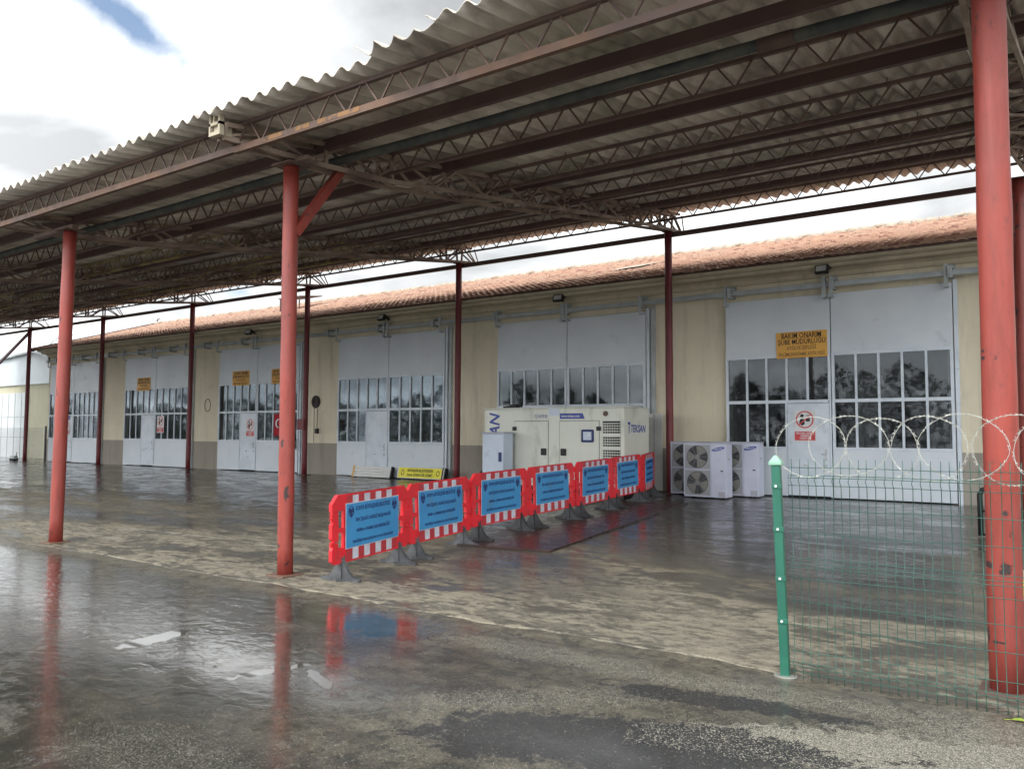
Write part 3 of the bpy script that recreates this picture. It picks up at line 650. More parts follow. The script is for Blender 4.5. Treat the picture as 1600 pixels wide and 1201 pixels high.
# ---------------------------------------------------------------- workshop building
DX = [-8.03, -15.98, -23.74, -31.42, -39.2, -46.95]; DW = [5.66, 5.5, 5.46, 5.4, 5.5, 5.3]
XL, XR = -47.4, 9.0
def eave_z(y): return 6.20 + (y-21.22)*.312
def workshop():
    W = 'world'
    root = thing('workshop', 'long cream workshop with tiled roof and pale blue sliding doors', 'building', (-20, 22, 0))
    wl = MB(); pl = MB(); edges = [XL] 
    for x, w_ in sorted(zip(DX, DW)): edges += [x+.15, x+w_-.15]
    edges.append(XR)
    for a, b in zip(edges[::2], edges[1::2]):
        wl.box((a,22.0,1.24),(b,22.3,5.98)); MB().box((a,21.997,-.05),(b,22.3,1.24)).obj('plinth', M['plinth'], root, W)
    for a, b in zip(edges[1::2], edges[2::2]): wl.box((a,22.0,5.30),(b,22.3,5.98))
    wl.box((XL,22.3,-.05),(XL+.3,36,6.1)); wl.box((XR-.3,22.3,-.05),(XR,36,6.1)); wl.box((XL,36,-.05),(XR,36.3,6.1))
    wl.prism([(22.0,5.99),(36.3,5.99),(28.8,8.42)], XL, XL+.3, 0); wl.prism([(22.0,5.99),(36.3,5.99),(28.8,8.42)], XR-.3, XR, 0)
    wl.obj('wall', M['wall'], root, W)
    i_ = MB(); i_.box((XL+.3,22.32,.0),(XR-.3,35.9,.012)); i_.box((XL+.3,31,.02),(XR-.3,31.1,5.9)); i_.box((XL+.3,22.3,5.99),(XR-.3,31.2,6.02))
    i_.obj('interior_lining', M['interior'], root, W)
    MB().prism([(22.0,5.80),(21.93,5.80),(21.90,5.84),(21.88,5.92),(21.78,5.98),(21.58,6.0),(21.54,6.03),(21.52,6.08),(21.36,6.09),(21.30,6.12),(21.27,6.19),(22.0,6.19)], XL-.05, XR, 0).obj('cornice', M['cornice'], root, W)
    # clay tiles: courses of curved tiles with jitter, front and back slope
    tl = MB(); px = .25; cr = .31
    x0, x1 = -48.2, 9.3
    def slope(front):
        L_ = 7.95; nr = int(L_/cr); nx = int((x1-x0)/px)
        for r_ in range(nr+1):
            s0 = r_*cr; s1 = min(s0+cr+.05, L_+.05)
            row = []
            for k in range(nx):
                jz = random.uniform(-.008,.008); js = random.uniform(-.010,.010); jr = random.uniform(-.008,.008)
                if random.random() < .012: js += random.choice((-.08,.06)); jz += .012
                xa = x0+k*px
                prof = [(0,.0),(.05,.022),(.11,.030),(.18,.022),(.22,.004),(.25,.0)]
                vs_ = []
                for (s, up) in ((s0+js,.042),(s1+js,.0)):
                    for i,(u,v) in enumerate(prof):
                        yy = 21.22 + s*.9546; zz = eave_z(yy) + v + up + jz + jr*(i-2)
                        if not front: yy = 57.6-yy
                        vs_.append((xa+u, yy, zz))
                # front lip
                for i,(u,v) in enumerate(prof):
                    yy = 21.22+(s0+js)*.9546; zz = eave_z(yy)+v*.9+.004+jz
                    if not front: yy = 57.6-yy
                    vs_.append((xa+u, yy, zz))
                n = len(prof)
                tl.add(vs_, [(i,i+1,n+i+1,n+i) for i in range(n-1)] + [(2*n+i,2*n+i+1,i+1,i) for i in range(n-1)], False)
    slope(True)
    rf = tl.obj('roof', M['tile'], root, W)
    bk = MB(); bk.add([(x0,28.8,8.55),(x1,28.8,8.55),(x1,36.6,6.12),(x0,36.6,6.12)],[(0,1,2,3)])
    bk.add([(x0,21.3,6.18),(x1,21.3,6.18),(x1,28.8,8.53),(x0,28.8,8.53)],[(0,1,2,3)])
    bk.obj('roof_deck', M['tile'], rf, W)
    rc = MB(); k = 0; x = x0
    while x < x1:
        jj = random.uniform(-.012,.012)
        rc.tube([(x,28.8,8.60+jj),(x+.42,28.8,8.575+jj)], [.13,.11], 10); x += .40; k += 1
    x = x0+.5
    while x < x1:
        rc.tube([(x,28.66,8.62),(x+.16,28.74,8.67),(x+.34,28.8,8.62)], [.05,.08,.04], 7); x += random.choice((1.6,2.0,2.4))
    rc.obj('ridge_cap', M['mortar'], rf, W)
    ve = MB(); ve.prism([(21.15,6.08),(21.15,6.30),(28.8,8.68),(28.8,8.46)], x0-.06, x0, 0); ve.obj('verge_board', M['steel_dark'], rf, W)
    el = MB(); el.box((x0,21.20,6.165),(x1,21.29,6.195)); el.obj('eave_board', M['steel_dark'], rf, W)
    # mortar patch on the tiles and a lifted roof hatch
    pt = MB(); ya, yb = 24.4, 25.6
    pt.add([(-12.9,ya,eave_z(ya)+.1),(-12.0,ya+.25,eave_z(ya+.25)+.1),(-11.6,yb,eave_z(yb)+.1),(-12.3,yb-.2,eave_z(yb-.2)+.1),(-12.9,yb-.5,eave_z(yb-.5)+.1)],[(0,1,2,3,4)])
    pt.obj('mortar_patch', M['mortar'], rf, W)
    hp = MB(); hp.bar((-31.35,25.6,8.25),(-31.35,27.0,8.45), 1.6, .05); hp.bar((-30.65,25.65,7.6),(-30.65,25.65,8.22),.05); hp.bar((-32.05,25.65,7.6),(-32.05,25.65,8.22),.05)
    hp.obj('roof_hatch', M['steel_dark'], rf, W)
    MB().tube([(-48.05,28.8,8.6),(-48.05,28.8,8.95)], .03, 6).bar((-48.25,28.8,8.8),(-47.8,28.8,8.9),.04).obj('finial', M['steel_dark'], rf, W)
    # sliding-door rail with hangers and wall brackets
    rl = MB(); rl.box((XL+.2,21.70,5.50),(XR,21.78,5.62)); rl.box((XL+.2,21.685,5.605),(XR,21.795,5.625)); rl.box((XL+.2,21.685,5.495),(XR,21.70,5.515)); rl.obj('door_rail', M['rail'], root, W)
    for k in range(19):
        x = XL+1.5+k*2.72
        if x > 5: break
        br = MB(); br.box((x-.05,21.62,5.44),(x+.05,22.0,5.49)).box((x-.05,21.60,5.49),(x+.05,21.66,5.72)).box((x-.06,21.66,5.66),(x+.06,22.0,5.72)).box((x-.09,21.96,5.62),(x+.09,21.999,5.82))
        br.obj('rail_bracket', M['rail'], root, W)
    # door leaves
    glasses = []
    for di, (dx, dw) in enumerate(zip(DX, DW)):
        lw = dw/2
        for li in range(2):
            a = dx + li*lw + .012; b = dx+(li+1)*lw-.012; yf, yb_ = 21.86, 21.92
            lf = MB()
            topz = 5.34 + random.uniform(-.02,.02)
            lo_ = MB()
            wick = li == 0
            cw = (b-a-.10)/5
            c4 = a+.05+3*cw
            if wick:
                lo_.cbox((a,yf,.03),(c4-.012,yb_,1.27), .008)
            else: lo_.cbox((a,yf,.03),(b,yb_,1.27), .008)
            fr = MB()
            fr.box((a,yf-.012,1.27),(a+.07,yb_+.01,3.80)); fr.box((b-.07,yf-.012,1.27 if not wick else 2.54),(b,yb_+.01,3.80))
            fr.box((a+.07,yf-.010,3.72),(b-.07,yb_+.01,3.80)); fr.box((a+.07,yf-.010,2.49),(b-.07,yb_+.01,2.575)); 
            fr.box((a+.07,yf-.010,1.27),((c4-.012 if wick else b-.07),yb_+.01,1.33))
            for k in range(1,5):
                x = a+.05+k*cw
                lo = 1.33 if not (wick and k >= 3) else 2.575
                fr.box((x-.028,yf-.006,2.575),(x+.028,yb_+.004,3.72))
                if lo < 2: fr.box((x-.028,yf-.006,1.33),(x+.028,yb_+.004,2.49))
            if wick:
                fr.box((c4-.045,yf-.012,.03),(c4-.005,yb_+.01,2.49)); fr.box((b-.045,yf-.012,.03),(b,yb_+.01,2.54))
            leaf = fr.obj('sliding_door', M['door_frame'], root, W)
            lo_.obj('lower_panel', M['door'], leaf, W); lf.cbox((a,yf,3.80),(b,yb_,topz), .008).obj('upper_panel', M['door'], leaf, W)
            if di == 0 and li == 1: leaf['label'] = 'smudged sliding door leaf nearest the right end'
            MB().box((a+.07,yf+.03,2.575),(b-.07,yf+.036,3.72)).obj('window_glass', M['glass'], leaf, W)
            gl = MB(); gl.box((a+.07,yf+.03,1.33),((c4-.045 if wick else b-.07),yf+.036,2.49))
            gl.obj('window_glass', M['glass'], leaf, W)
            if wick:
                wk = MB().cbox((c4+.004,yf-.006,.055),(b-.052,yb_,2.478), .006).obj('wicket_door', M['door_frame'], leaf, W)
                sm_ = MB().box((c4-.005,yf+.01,.03),(b-.045,yf+.04,2.49)); sm_.obj('door_gap', M['seam'], leaf, W)
                h_ = MB().box((b-.17,yf-.02,.98),(b-.13,yf-.008,1.28)); h_.tube([(b-.15,yf-.02,1.15),(b-.15,yf-.06,1.15),(b-.25,yf-.06,1.15)], .012, 8)
                h_.box((b-.165,yf-.03,.82),(b-.12,yf-.007,.88)); MB().box((c4+.42,yf-.02,.83),(c4+.5,yf-.007,.88)).obj('door_knob', M['metal'], leaf, W)
                h_.obj('door_handle', M['metal'], leaf, W)
            for hx in (a+.07, b-.09):
                hg = MB().box((hx-.045,21.655,5.22),(hx+.045,21.68,5.78)); hg.box((hx-.045,21.68,5.70),(hx+.045,21.75,5.78)); hg.box((hx-.045,21.68,5.22),(hx+.045,21.86,5.26))
                hg.tube([(hx,21.685,5.66),(hx,21.75,5.66)], .05, 10); hg.obj('hanger', M['rail'], leaf, W)
        j_ = MB(); j_.box((dx+dw+.015,21.88,.0),(dx+dw+.10,21.995,5.42)); j_.obj('door_jamb', M['door_frame'], root, W)
        if di in (2,3,4,5,1): MB().box((dx+dw+.16,21.90,.0),(dx+dw+.26,21.995,5.48)).obj('downpipe', M['rail'], root, W)
    # things seen dimly behind the panes: pale curtains and a few boards
    for (x, wd, z0, z1, y) in ((-14.6,1.0,1.3,3.9,22.7),(-15.75,.5,2.4,3.9,22.6),(-13.4,.6,2.4,3.9,22.8),(-10.9,.45,2.4,3.9,22.7),(-22.9,.55,1.4,3.9,22.8),(-20.3,1.1,1.3,3.9,22.9),(-19.1,.4,1.2,3.9,22.6),(-6.5,.35,2.4,3.8,22.6),(-5.0,.4,1.2,3.8,22.7),(-24.5,.3,1,3.9,22.8)):
        c_ = MB(); n = 10; vs_ = []
        for k in range(n+1):
            for z in (z0,z1): vs_.append((x+wd*k/n, y+.05*math.sin(k*2.3), z))
        c_.add(vs_, [(2*k,2*k+1,2*k+3,2*k+2) for k in range(n)], True); c_.obj('curtain', M['curtain'], root, W)
    MB().box((-20.6,22.7,.02),(-19.4,23.3,1.75)).obj('stored_crate', M['card'], root, W); MB().box((-23.0,22.9,.02),(-22.3,23.4,1.9)).obj('stored_crate', M['card'], root, W)
    MB().bar((-7.75,22.5,2.3),(-7.35,22.8,.8),.09,.03).bar((-6.9,22.6,1.5),(-6.9,22.6,2.3),.5,.02,(1,0,0)).obj('stored_boards', M['curtain'], root, W)
    # flat marks on the rendered wall
    MB().disk((-32.42,2.88),.22,.30,21.985,22.0,28,.90).obj('wall_ring', M['dark_disc'], root, W)
    return root
shop = workshop()

# floodlights under the eaves
def floodlight():
    t = thing('floodlight', '', 'floodlight')
    MB().cbox((-.17,-.07,-.11),(.17,.05,.11), .015).obj('housing', M['black'], t)
    MB().box((-.13,-.078,-.075),(.13,-.069,.075)).obj('lens', M['lens'], t)
    b = MB(); b.bar((-.18,0,0),(-.18,.12,.10),.02,.04); b.bar((.18,0,0),(.18,.12,.10),.02,.04); b.box((-.19,.10,.08),(.19,.14,.11)); b.box((-.04,.12,.06),(.04,.36,.10)); b.obj('bracket', M['black'], t)
    return t
fl0 = floodlight()
for i, (x, l) in enumerate(((-5.29,'black floodlight above the rightmost pair of sliding doors'),(-13.33,'black floodlight above the doors behind the generator'),
          (-21.05,'black floodlight above the doors where the yellow board lies'),(-28.9,'small black floodlight above the doors with two orange signs'))):
    f = fl0 if i == 0 else copy_tree(fl0)
    f.location = (x, 21.50, 5.93); f.rotation_euler = (R(-18),0,R((-6,8,-4,10)[i])); tag(f, l, 'floodlight', 'floodlights under the eaves')

# ---------------------------------------------------------------- signs on the doors
def door_sign(x0, x1, z0, z1, lines, label, tilt=0):
    cx, cz = (x0+x1)/2, (z0+z1)/2; w_, h_ = x1-x0, z1-z0
    t = thing('door_sign', label, 'sign', (cx, 21.842, cz), 0, 'orange department signs'); t.rotation_euler = (0, tilt, 0)
    MB().box((-w_/2,-.006,-h_/2),(w_/2,.010,h_/2)).obj('panel', M['orange'], t)
    for i, (s, sz, wd, mt) in enumerate(lines):
        text('lettering', s, sz*h_, mt, t, (0,-.008,h_*(.34-.235*i)), width=wd*w_, bold=.010 if i < 2 else .004)
LN = [('BAKIM ONARIM',.30,.78,M['ink']),('ŞUBE MÜDÜRLÜĞÜ',.27,.94,M['ink']),('ATÖLYE ŞEFLİĞİ',.19,.58,M['ink_faded']),('İKLİMLENDİRME ATÖLYESİ',.17,.90,M['ink_faded'])]
LN2 = LN[:3]+[('ELEKTRİK ATÖLYESİ',.17,.80,M['ink'])]; LN3 = LN[:3]+[('MEKANİK ATÖLYESİ',.17,.80,M['ink'])]
door_sign(-6.60,-5.28,3.70,4.40,LN,'orange sign reading BAKIM ONARIM on the rightmost doors', R(-.5))
door_sign(-27.75,-26.65,3.70,4.33,LN2,'orange sign over the flag on the doors behind the tall red column', R(-1))
door_sign(-30.42,-29.25,3.70,4.33,LN3,'orange sign beside another one on the doors left of the tall red column')
door_sign(-38.05,-36.9,3.68,4.32,LN2,'small orange sign on the doors between the two left dark red columns')
def ban_sign(x0, x1, z0, z1, label, extra=False):
    cx, cz = (x0+x1)/2, (z0+z1)/2; w_, h_ = x1-x0, z1-z0
    t = thing('prohibition_sign', label, 'sign', (cx, 21.842, cz), 0, 'red and white no entry signs')
    MB().box((-w_/2,-.006,-h_/2),(w_/2,.006,h_/2)).obj('panel', M['signwhite'], t)
    r = w_*.40; zc = h_*.20
    rg = MB().disk((0,zc), r, r, -.010,-.006, 32, .86); rg.bar((-r*.68,-.008,zc-r*.62),(r*.68,-.008,zc+r*.55), .003, r*.13, up=(0,0,1)); rg.obj('red_ring', M['signred'], t)
    pg = MB().disk((-r*.30,zc+r*.42), r*.20, r*.24, -.0092,-.006, 14)
    pg.prism([(-r*.62,zc-r*.45),(-r*.55,zc+.0),(-r*.38,zc+r*.14),(-r*.18,zc+r*.12),(-r*.02,zc-r*.1),(0,zc-r*.5),(-r*.3,zc-r*.72)], -.0092,-.006, 1)
    for k in range(4): pg.box((r*(.12+.13*k),-.0092,zc+r*.08),(r*(.19+.13*k),-.006,zc+r*(.44+.08*(k in (1,2)))))
    pg.box((r*.12,-.0092,zc-r*.22),(r*.58,-.006,zc+r*.08)); pg.obj('pictogram', M['ink'], t)
    MB().box((-w_*.46,-.009,-h_*.46),(w_*.46,-.006,-h_*.20+.02)).obj('red_field', M['signred'], t)
    for i, s in enumerate(('PERSONEL HARİCİ','GİRMEK','YASAKTIR')): text('lettering', s, h_*.085, M['signwhite'], t, (0,-.0105,-h_*(.235+.08*i)), width=w_*(.80,.42,.52)[i], bold=.015)
    if extra:
        MB().box((-w_*.5,-.006,h_*.56),(w_*.5,.006,h_*.86)).obj('blue_plate', M['logo_blue'], t)
ban_sign(-6.17,-5.60,1.47,2.30,'white and red no entry sign on the wicket door behind razor wire')
ban_sign(-29.38,-28.82,1.47,2.22,'white and red no entry sign on the wicket door left of the flag')
ban_sign(-36.2,-35.62,1.62,2.42,'white and red no entry sign in the window right of a wicket door')
ban_sign(-45.1,-44.55,1.5,2.25,'no entry sign below a blue plate on the farthest left doors', True)

# flag on the window
fl = thing('flag', 'red flag with white crescent and star hung in a door window', 'flag', (-27.05, 21.80, 2.45))
fm = MB(); vs_ = []; n = 12
for k in range(n+1):
    for z in (0,-.92): vs_.append((-.42+.84*k/n, -.015*math.sin(k*1.4)-.01*(z<0), z-.02*math.sin(k*.8)))
fm.add(vs_, [(2*k,2*k+1,2*k+3,2*k+2) for k in range(n)], True); fm.obj('cloth', M['flag'], fl)
cr_ = []; R1, R2 = .19, .155
for i in range(21): a = R(38+i*(284/20)); cr_.append((-.09+R1*math.cos(a), -.42+R1*math.sin(a)))
for i in range(21): a = R(322-8-i*(268/20)); cr_.append((-.045+R2*math.cos(a), -.42+R2*math.sin(a)))
MB().prism(cr_, -.045,-.03, 1).obj('crescent', M['signwhite'], fl)
st_ = []
for i in range(10): a = PI+i*PI/5; r_ = .085 if i % 2 == 0 else .033; st_.append((.12+r_*math.cos(a), -.42+r_*math.sin(a)))
MB().prism(st_, -.045,-.03, 1).obj('star', M['signwhite'], fl)

# small wall fittings
t = tag(MB().disk((0,0),.25,.26,-.03,0,28).disk((0,0),.19,.2,-.06,-.03,24,.6).obj('wall_vent', M['dark_disc'], None, (-25.12,21.99,2.90)), 'round dark vent disc on the cream wall beside a dark red column', 'vent')
t = thing('switch_box', 'small black switch box with cables below the dark vent disc', 'switch', (-25.0, 21.95, 1.72))
MB().cbox((-.08,-.05,-.1),(.08,.04,.1),.015).obj('box', M['black'], t); MB().tube([(-.02,.02,.1),(-.02,.03,.9)], .012, 6).tube([(-.22,.03,-.45),(-.22,.03,.95)], .010, 6).obj('cable', M['plinth'], t)
t = thing('junction_box', 'red junction box fixed to a dark red column', 'box', (-24.66, 20.93, 1.76))
MB().cbox((-.22,-.1,0),(.18,.04,.42),.01).obj('case', M['back_col'], t); MB().box((-.19,-.106,.03),(.15,-.1,.39)).obj('lid', M['back_col'], t)
t = thing('letter_tray', 'black tray hanging on the door window beside the tall column', 'tray', (-26.35, 21.80, 1.0))
MB().box((-.25,-.03,0),(.25,-.01,.42)).box((-.25,-.12,0),(.25,-.03,.03)).obj('tray', M['black'], t); MB().box((-.25,-.13,0),(.25,-.12,.2)).obj('front', M['black'], t)

# ---------------------------------------------------------------- generator, cabinet, boards
def generator():
    x0, x1, y0, y1 = -14.2, -9.64, 18.8, 20.3; z0 = gz(0,19.5); zt = 2.34
    g = thing('generator', 'large pale diesel generator in a canopy standing before the doors', 'generator', ((x0+x1)/2,(y0+y1)/2,z0)); W='world'
    MB().box((x0+.05,y0+.05,z0),(x1-.05,y1-.05,z0+.28)).obj('base_frame', M['black'], g, W)
    MB().cbox((x0,y0,z0+.25),(x1,y1,zt), .03).obj('body', M['genset'], g, W)
    MB().cbox((x0-.02,y0-.02,zt-.004),(x1+.02,y1+.02,zt+.035), .012).obj('roof', M['genset'], g, W)
    dr = [(x0+1.10, x0+2.22),(x0+2.60,x0+3.82)]
    for i,(a,b) in enumerate(dr):
        s = MB().box((a-.012,y0-.003,.30),(b+.012,y0+.01,2.002)).obj('door_seam', M['seam'], g, W)
        d = MB().cbox((a,y0-.016,.31),(b,y0+.01,1.99), .006).obj('door', M['genset'], g, W)
        hx = b-.13 if i == 0 else a+.13
        MB().cbox((hx-.09,y0-.05,1.05),(hx+.09,y0-.014,1.24), .02).obj('handle', M['black'], d, W)
        hx = a if i == 0 else b
        for z in (1.78,.42): MB().cbox((hx-.07,y0-.04,z-.05),(hx+.07,y0-.014,z+.06), .008).obj('hinge', M['black'], d, W)
    # control window
    cx = x0+3.47; f = MB().cbox((cx-.17,y0-.045,1.42),(cx+.20,y0-.014,1.76), .03).obj('control_window', M['navy'], g, W)
    MB().box((cx-.11,y0-.05,1.48),(cx+.14,y0-.045,1.70)).obj('control_panel', M['cabinet'], f, W)
    MB().box((cx+.03,y0-.055,1.58),(cx+.11,y0-.05,1.67)).obj('display', M['signwhite'], f, W)
    # louvre stacks
    lx0, lx1 = x0+3.93, x0+4.45
    lv = MB(); lv.box((lx0,y0-.004,.62),(lx1,y0+.004,1.98)); lv.obj('vent_recess', M['seam'], g, W)
    gr = MB()
    for k in range(4):
        zb_ = 1.66-k*.345
        for j in range(5): gr.box((lx0-.01,y0-.02,zb_-.02+j*.068),(lx1+.01,y0-.004,zb_+.0+j*.068))
        for j in range(8): gr.box((lx0+j*.072,y0-.018,zb_-.02),(lx0+j*.07+.014,y0-.004,zb_+.27))
        gr.box((lx0-.015,y0-.022,zb_-.075),(lx1+.015,y0-.003,zb_-.02))
    gr.obj('vent_grille', M['genset'], g, W)
    MB().tube([(x0+4.02,y0-.03,2.18),(x0+4.02,y0+.01,2.18)], .07, 16).obj('lamp', M['steel_pink'], g, W)
    MB().prism([(x0+2.60,2.05),(x0+3.38,2.05),(x0+3.32,2.20),(x0+2.60,2.20)], y0-.006, y0+.003, 1).obj('blue_band', M['logo_blue'], g, W)
    text('lettering','www.teksan.com', .10, M['signwhite'], g, (x0+2.94,y0-.008,2.125), width=.58, world=True, bold=.01)
    text('lettering','TJ143PE5S', .13, M['logo_blue'], g, (x0+1.98,y0-.003,2.12), width=.42, world=True, spacing=1.1)
    text('lettering','TEKSAN', .50, M['logo_blue'], g, (x0+.40,y0-.003,1.38), width=1.62, world=True, rot=(PI/2,-PI/2,0), bold=.02, shear=.25)
    text('lettering','TEKSAN', .27, M['logo_blue'], g, (x1+.003,y0+.80,1.78), width=.88, world=True, rot=(PI/2,0,PI/2), bold=.02, shear=.2)
    lg = MB(); lg.prism([(y0+.20,1.96),(y0+.34,1.96),(y0+.34,1.88),(y0+.25,1.88),(y0+.22,1.91)], x1-.002, x1+.004, 0).prism([(y0+.26,1.86),(y0+.31,1.86),(y0+.29,1.66),(y0+.26,1.66)], x1-.002, x1+.004, 0); lg.obj('emblem', M['logo_blue'], g, W)
    MB().box((x1-.001,y0+.03,1.06),(x1+.004,y1-.03,1.068)).obj('panel_seam', M['seam'], g, W)
    MB().box((x0+2.24,y0-.012,2.14),(x0+2.58,y0-.002,2.345)).obj('sticker', M['cabinet'], g, W)
    MB().bar((x0+.35,y0+.5,zt+.07),(x0+.95,y0+.55,zt+.11),.10,.07).cbox((x0+.6,y0+.42,zt+.03),(x0+.85,y0+.62,zt+.16),.02).obj('exhaust_cover', M['black'], g, W)
    c = thing('electrical_cabinet', 'pale blue grey electrical cabinet in front of the generator', 'cabinet', (-13.43,18.42,gz(0,18.4)))
    z0 = gz(0,18.2)
    MB().cbox((-13.80,18.2,z0+.05),(-13.06,18.64,1.64), .008).obj('body', M['cabinet'], c, W)
    MB().cbox((-13.79,18.185,z0+.08),(-13.07,18.2,1.61), .005).obj('door', M['cabinet'], c, W)
    MB().cbox((-13.83,18.15,1.64),(-13.03,18.67,1.685), .008).obj('rain_cap', M['ac_top'], c, W)
    MB().cbox((-13.22,18.16,.86),(-13.12,18.186,1.12), .008).obj('lock', M['navy'], c, W)
    MB().box((-13.78,18.22,z0),(-13.08,18.62,z0+.05)).obj('plinth', M['black'], c, W)
    k = thing('cable_bundle', 'black cable bundle hanging at the left of the electrical cabinet', 'cable', (-14.0,18.5,z0))
    MB().tube([(-13.8,18.5,.55),(-13.95,18.5,.62),(-14.08,18.5,.5),(-14.1,18.52,.2),(-14.05,18.6,z0+.02)], .05, 8).tube([(-13.8,18.55,.45),(-13.97,18.55,.48),(-14.0,18.55,.2),(-13.9,18.6,z0+.02)], .04, 8).obj('cable', M['black'], k, W)
    b = thing('leaning_board', 'tall white board leaning on the wall right of the generator', 'board', (-10.06,21.6,0))
    MB().cbox((-10.5,21.58,.02),(-9.84,21.61,2.25), .004).obj('panel', M['white'], b, W); MB().box((-10.10,21.575,.02),(-10.09,21.58,2.24)).obj('joint', M['seam'], b, W)
generator()

# ---------------------------------------------------------------- outdoor air-conditioning units
def ac_unit():
    t = thing('air_conditioner', '', 'air conditioner'); w_, d_, h_ = 1.18, .45, 1.46
    MB().cbox((0,0,.03),(w_,d_,h_-.03), .018).obj('casing', M['ac'], t)
    MB().cbox((-.008,-.008,h_-.035),(w_+.008,d_+.008,h_), .01).obj('top_cover', M['ac_top'], t)
    MB().cbox((.79,-.014,.03),(w_-.002,0.01,h_-.04), .008).obj('front_panel', M['ac'], t)
    b = MB(); b.box((.02,-.012,.05),(.77,.0,.075)).box((.02,-.012,h_-.065),(.77,.0,h_-.04)).box((.02,-.012,.05),(.04,.0,h_-.04)).box((.75,-.012,.05),(.77,.0,h_-.04)).box((.02,-.012,.735),(.77,.0,.76))
    b.obj('fan_frame', M['ac'], t)
    MB().box((.04,-.003,.075),(.75,.002,h_-.065)).obj('fan_panel', M['grille'], t)
    for zc in (.405, 1.08):
        f = MB().disk((.395,zc),.30,.30,-.0045,-.003,36).obj('fan_opening', M['seam'], t)
        g = MB()
        for r_ in [.04+.024*i for i in range(11)]: g.tube([(.395+r_*math.cos(a*PI/14),-.026+.012*(r_/.3),zc+r_*math.sin(a*PI/14)) for a in range(28)], .0022, 4, closed=True)
        for a in range(12): g.bar((.395,-.028,zc),(.395+.30*math.cos(a*PI/6),-.012,zc+.30*math.sin(a*PI/6)),.005)
        g.disk((.395,zc),.31,.31,-.02,-.003,36,.95)
        g.obj('fan_grille', M['grille'], t)
        bl = MB(); bl.disk((.395,zc),.07,.07,-.014,-.006,16)
        for k in range(3):
            a0 = k*2*PI/3 + (.5 if zc > 1 else 1.2); P_ = []
            for i in range(7): a = a0+i*.19; P_.append((.395+.275*math.cos(a), zc+.275*math.sin(a)))
            P_.append((.395+.06*math.cos(a0+.9), zc+.06*math.sin(a0+.9))); P_.append((.395+.06*math.cos(a0+.1), zc+.06*math.sin(a0+.1)))
            bl.prism(P_, -.012,-.006, 1)
        bl.obj('fan_blade', M['fanblade'], t)
    lg = MB().prism([(.97+.17*math.cos(a*PI/16)*1.0, 1.29+.045*math.sin(a*PI/16)+.035*math.cos(a*PI/16)) for a in range(32)], -.018,-.014, 1); l_ = lg.obj('logo', M['logo_blue'], t)
    text('lettering', 'SAMSUNG', .052, M['signwhite'], l_, (.97,-.0195,1.29), width=.24, bold=.01, rot=(PI/2,-.13,0))
    MB().box((1.03,-.019,.705),(1.10,-.014,.735)).obj('badge', M['black'], t)
    MB().box((.86,-.016,.285),(1.12,-.0142,.292)).obj('model_strip', M['ac_top'], t)
    cv = MB(); cv.box((.97,-.022,.05),(1.15,-.014,.185)); cv.obj('pipe_cover', M['ac_top'], t)
    MB().box((.12,.02,0),(.24,.43,.035)).obj('foot', M['black'], t); MB().box((.92,.02,0),(1.04,.43,.035)).obj('foot', M['black'], t)
    hd = MB().cbox((w_-.004,.12,1.0),(w_+.006,.26,1.06),.003); hd.obj('side_grip', M['ac_top'], t)
    return t
ac0 = ac_unit()
for i,(x,y,l) in enumerate(((-8.64,20.28,'double fan air conditioner standing in front of the other two'),(-9.27,20.86,'double fan air conditioner half hidden behind another beside the red column'),(-8.03,20.98,'double fan air conditioner on the right against the sliding door'))):
    a = ac0 if i == 0 else copy_tree(ac0); a.location = (x,y,gz(x,y)); tag(a, l, 'air conditioner', 'outdoor air conditioning units')

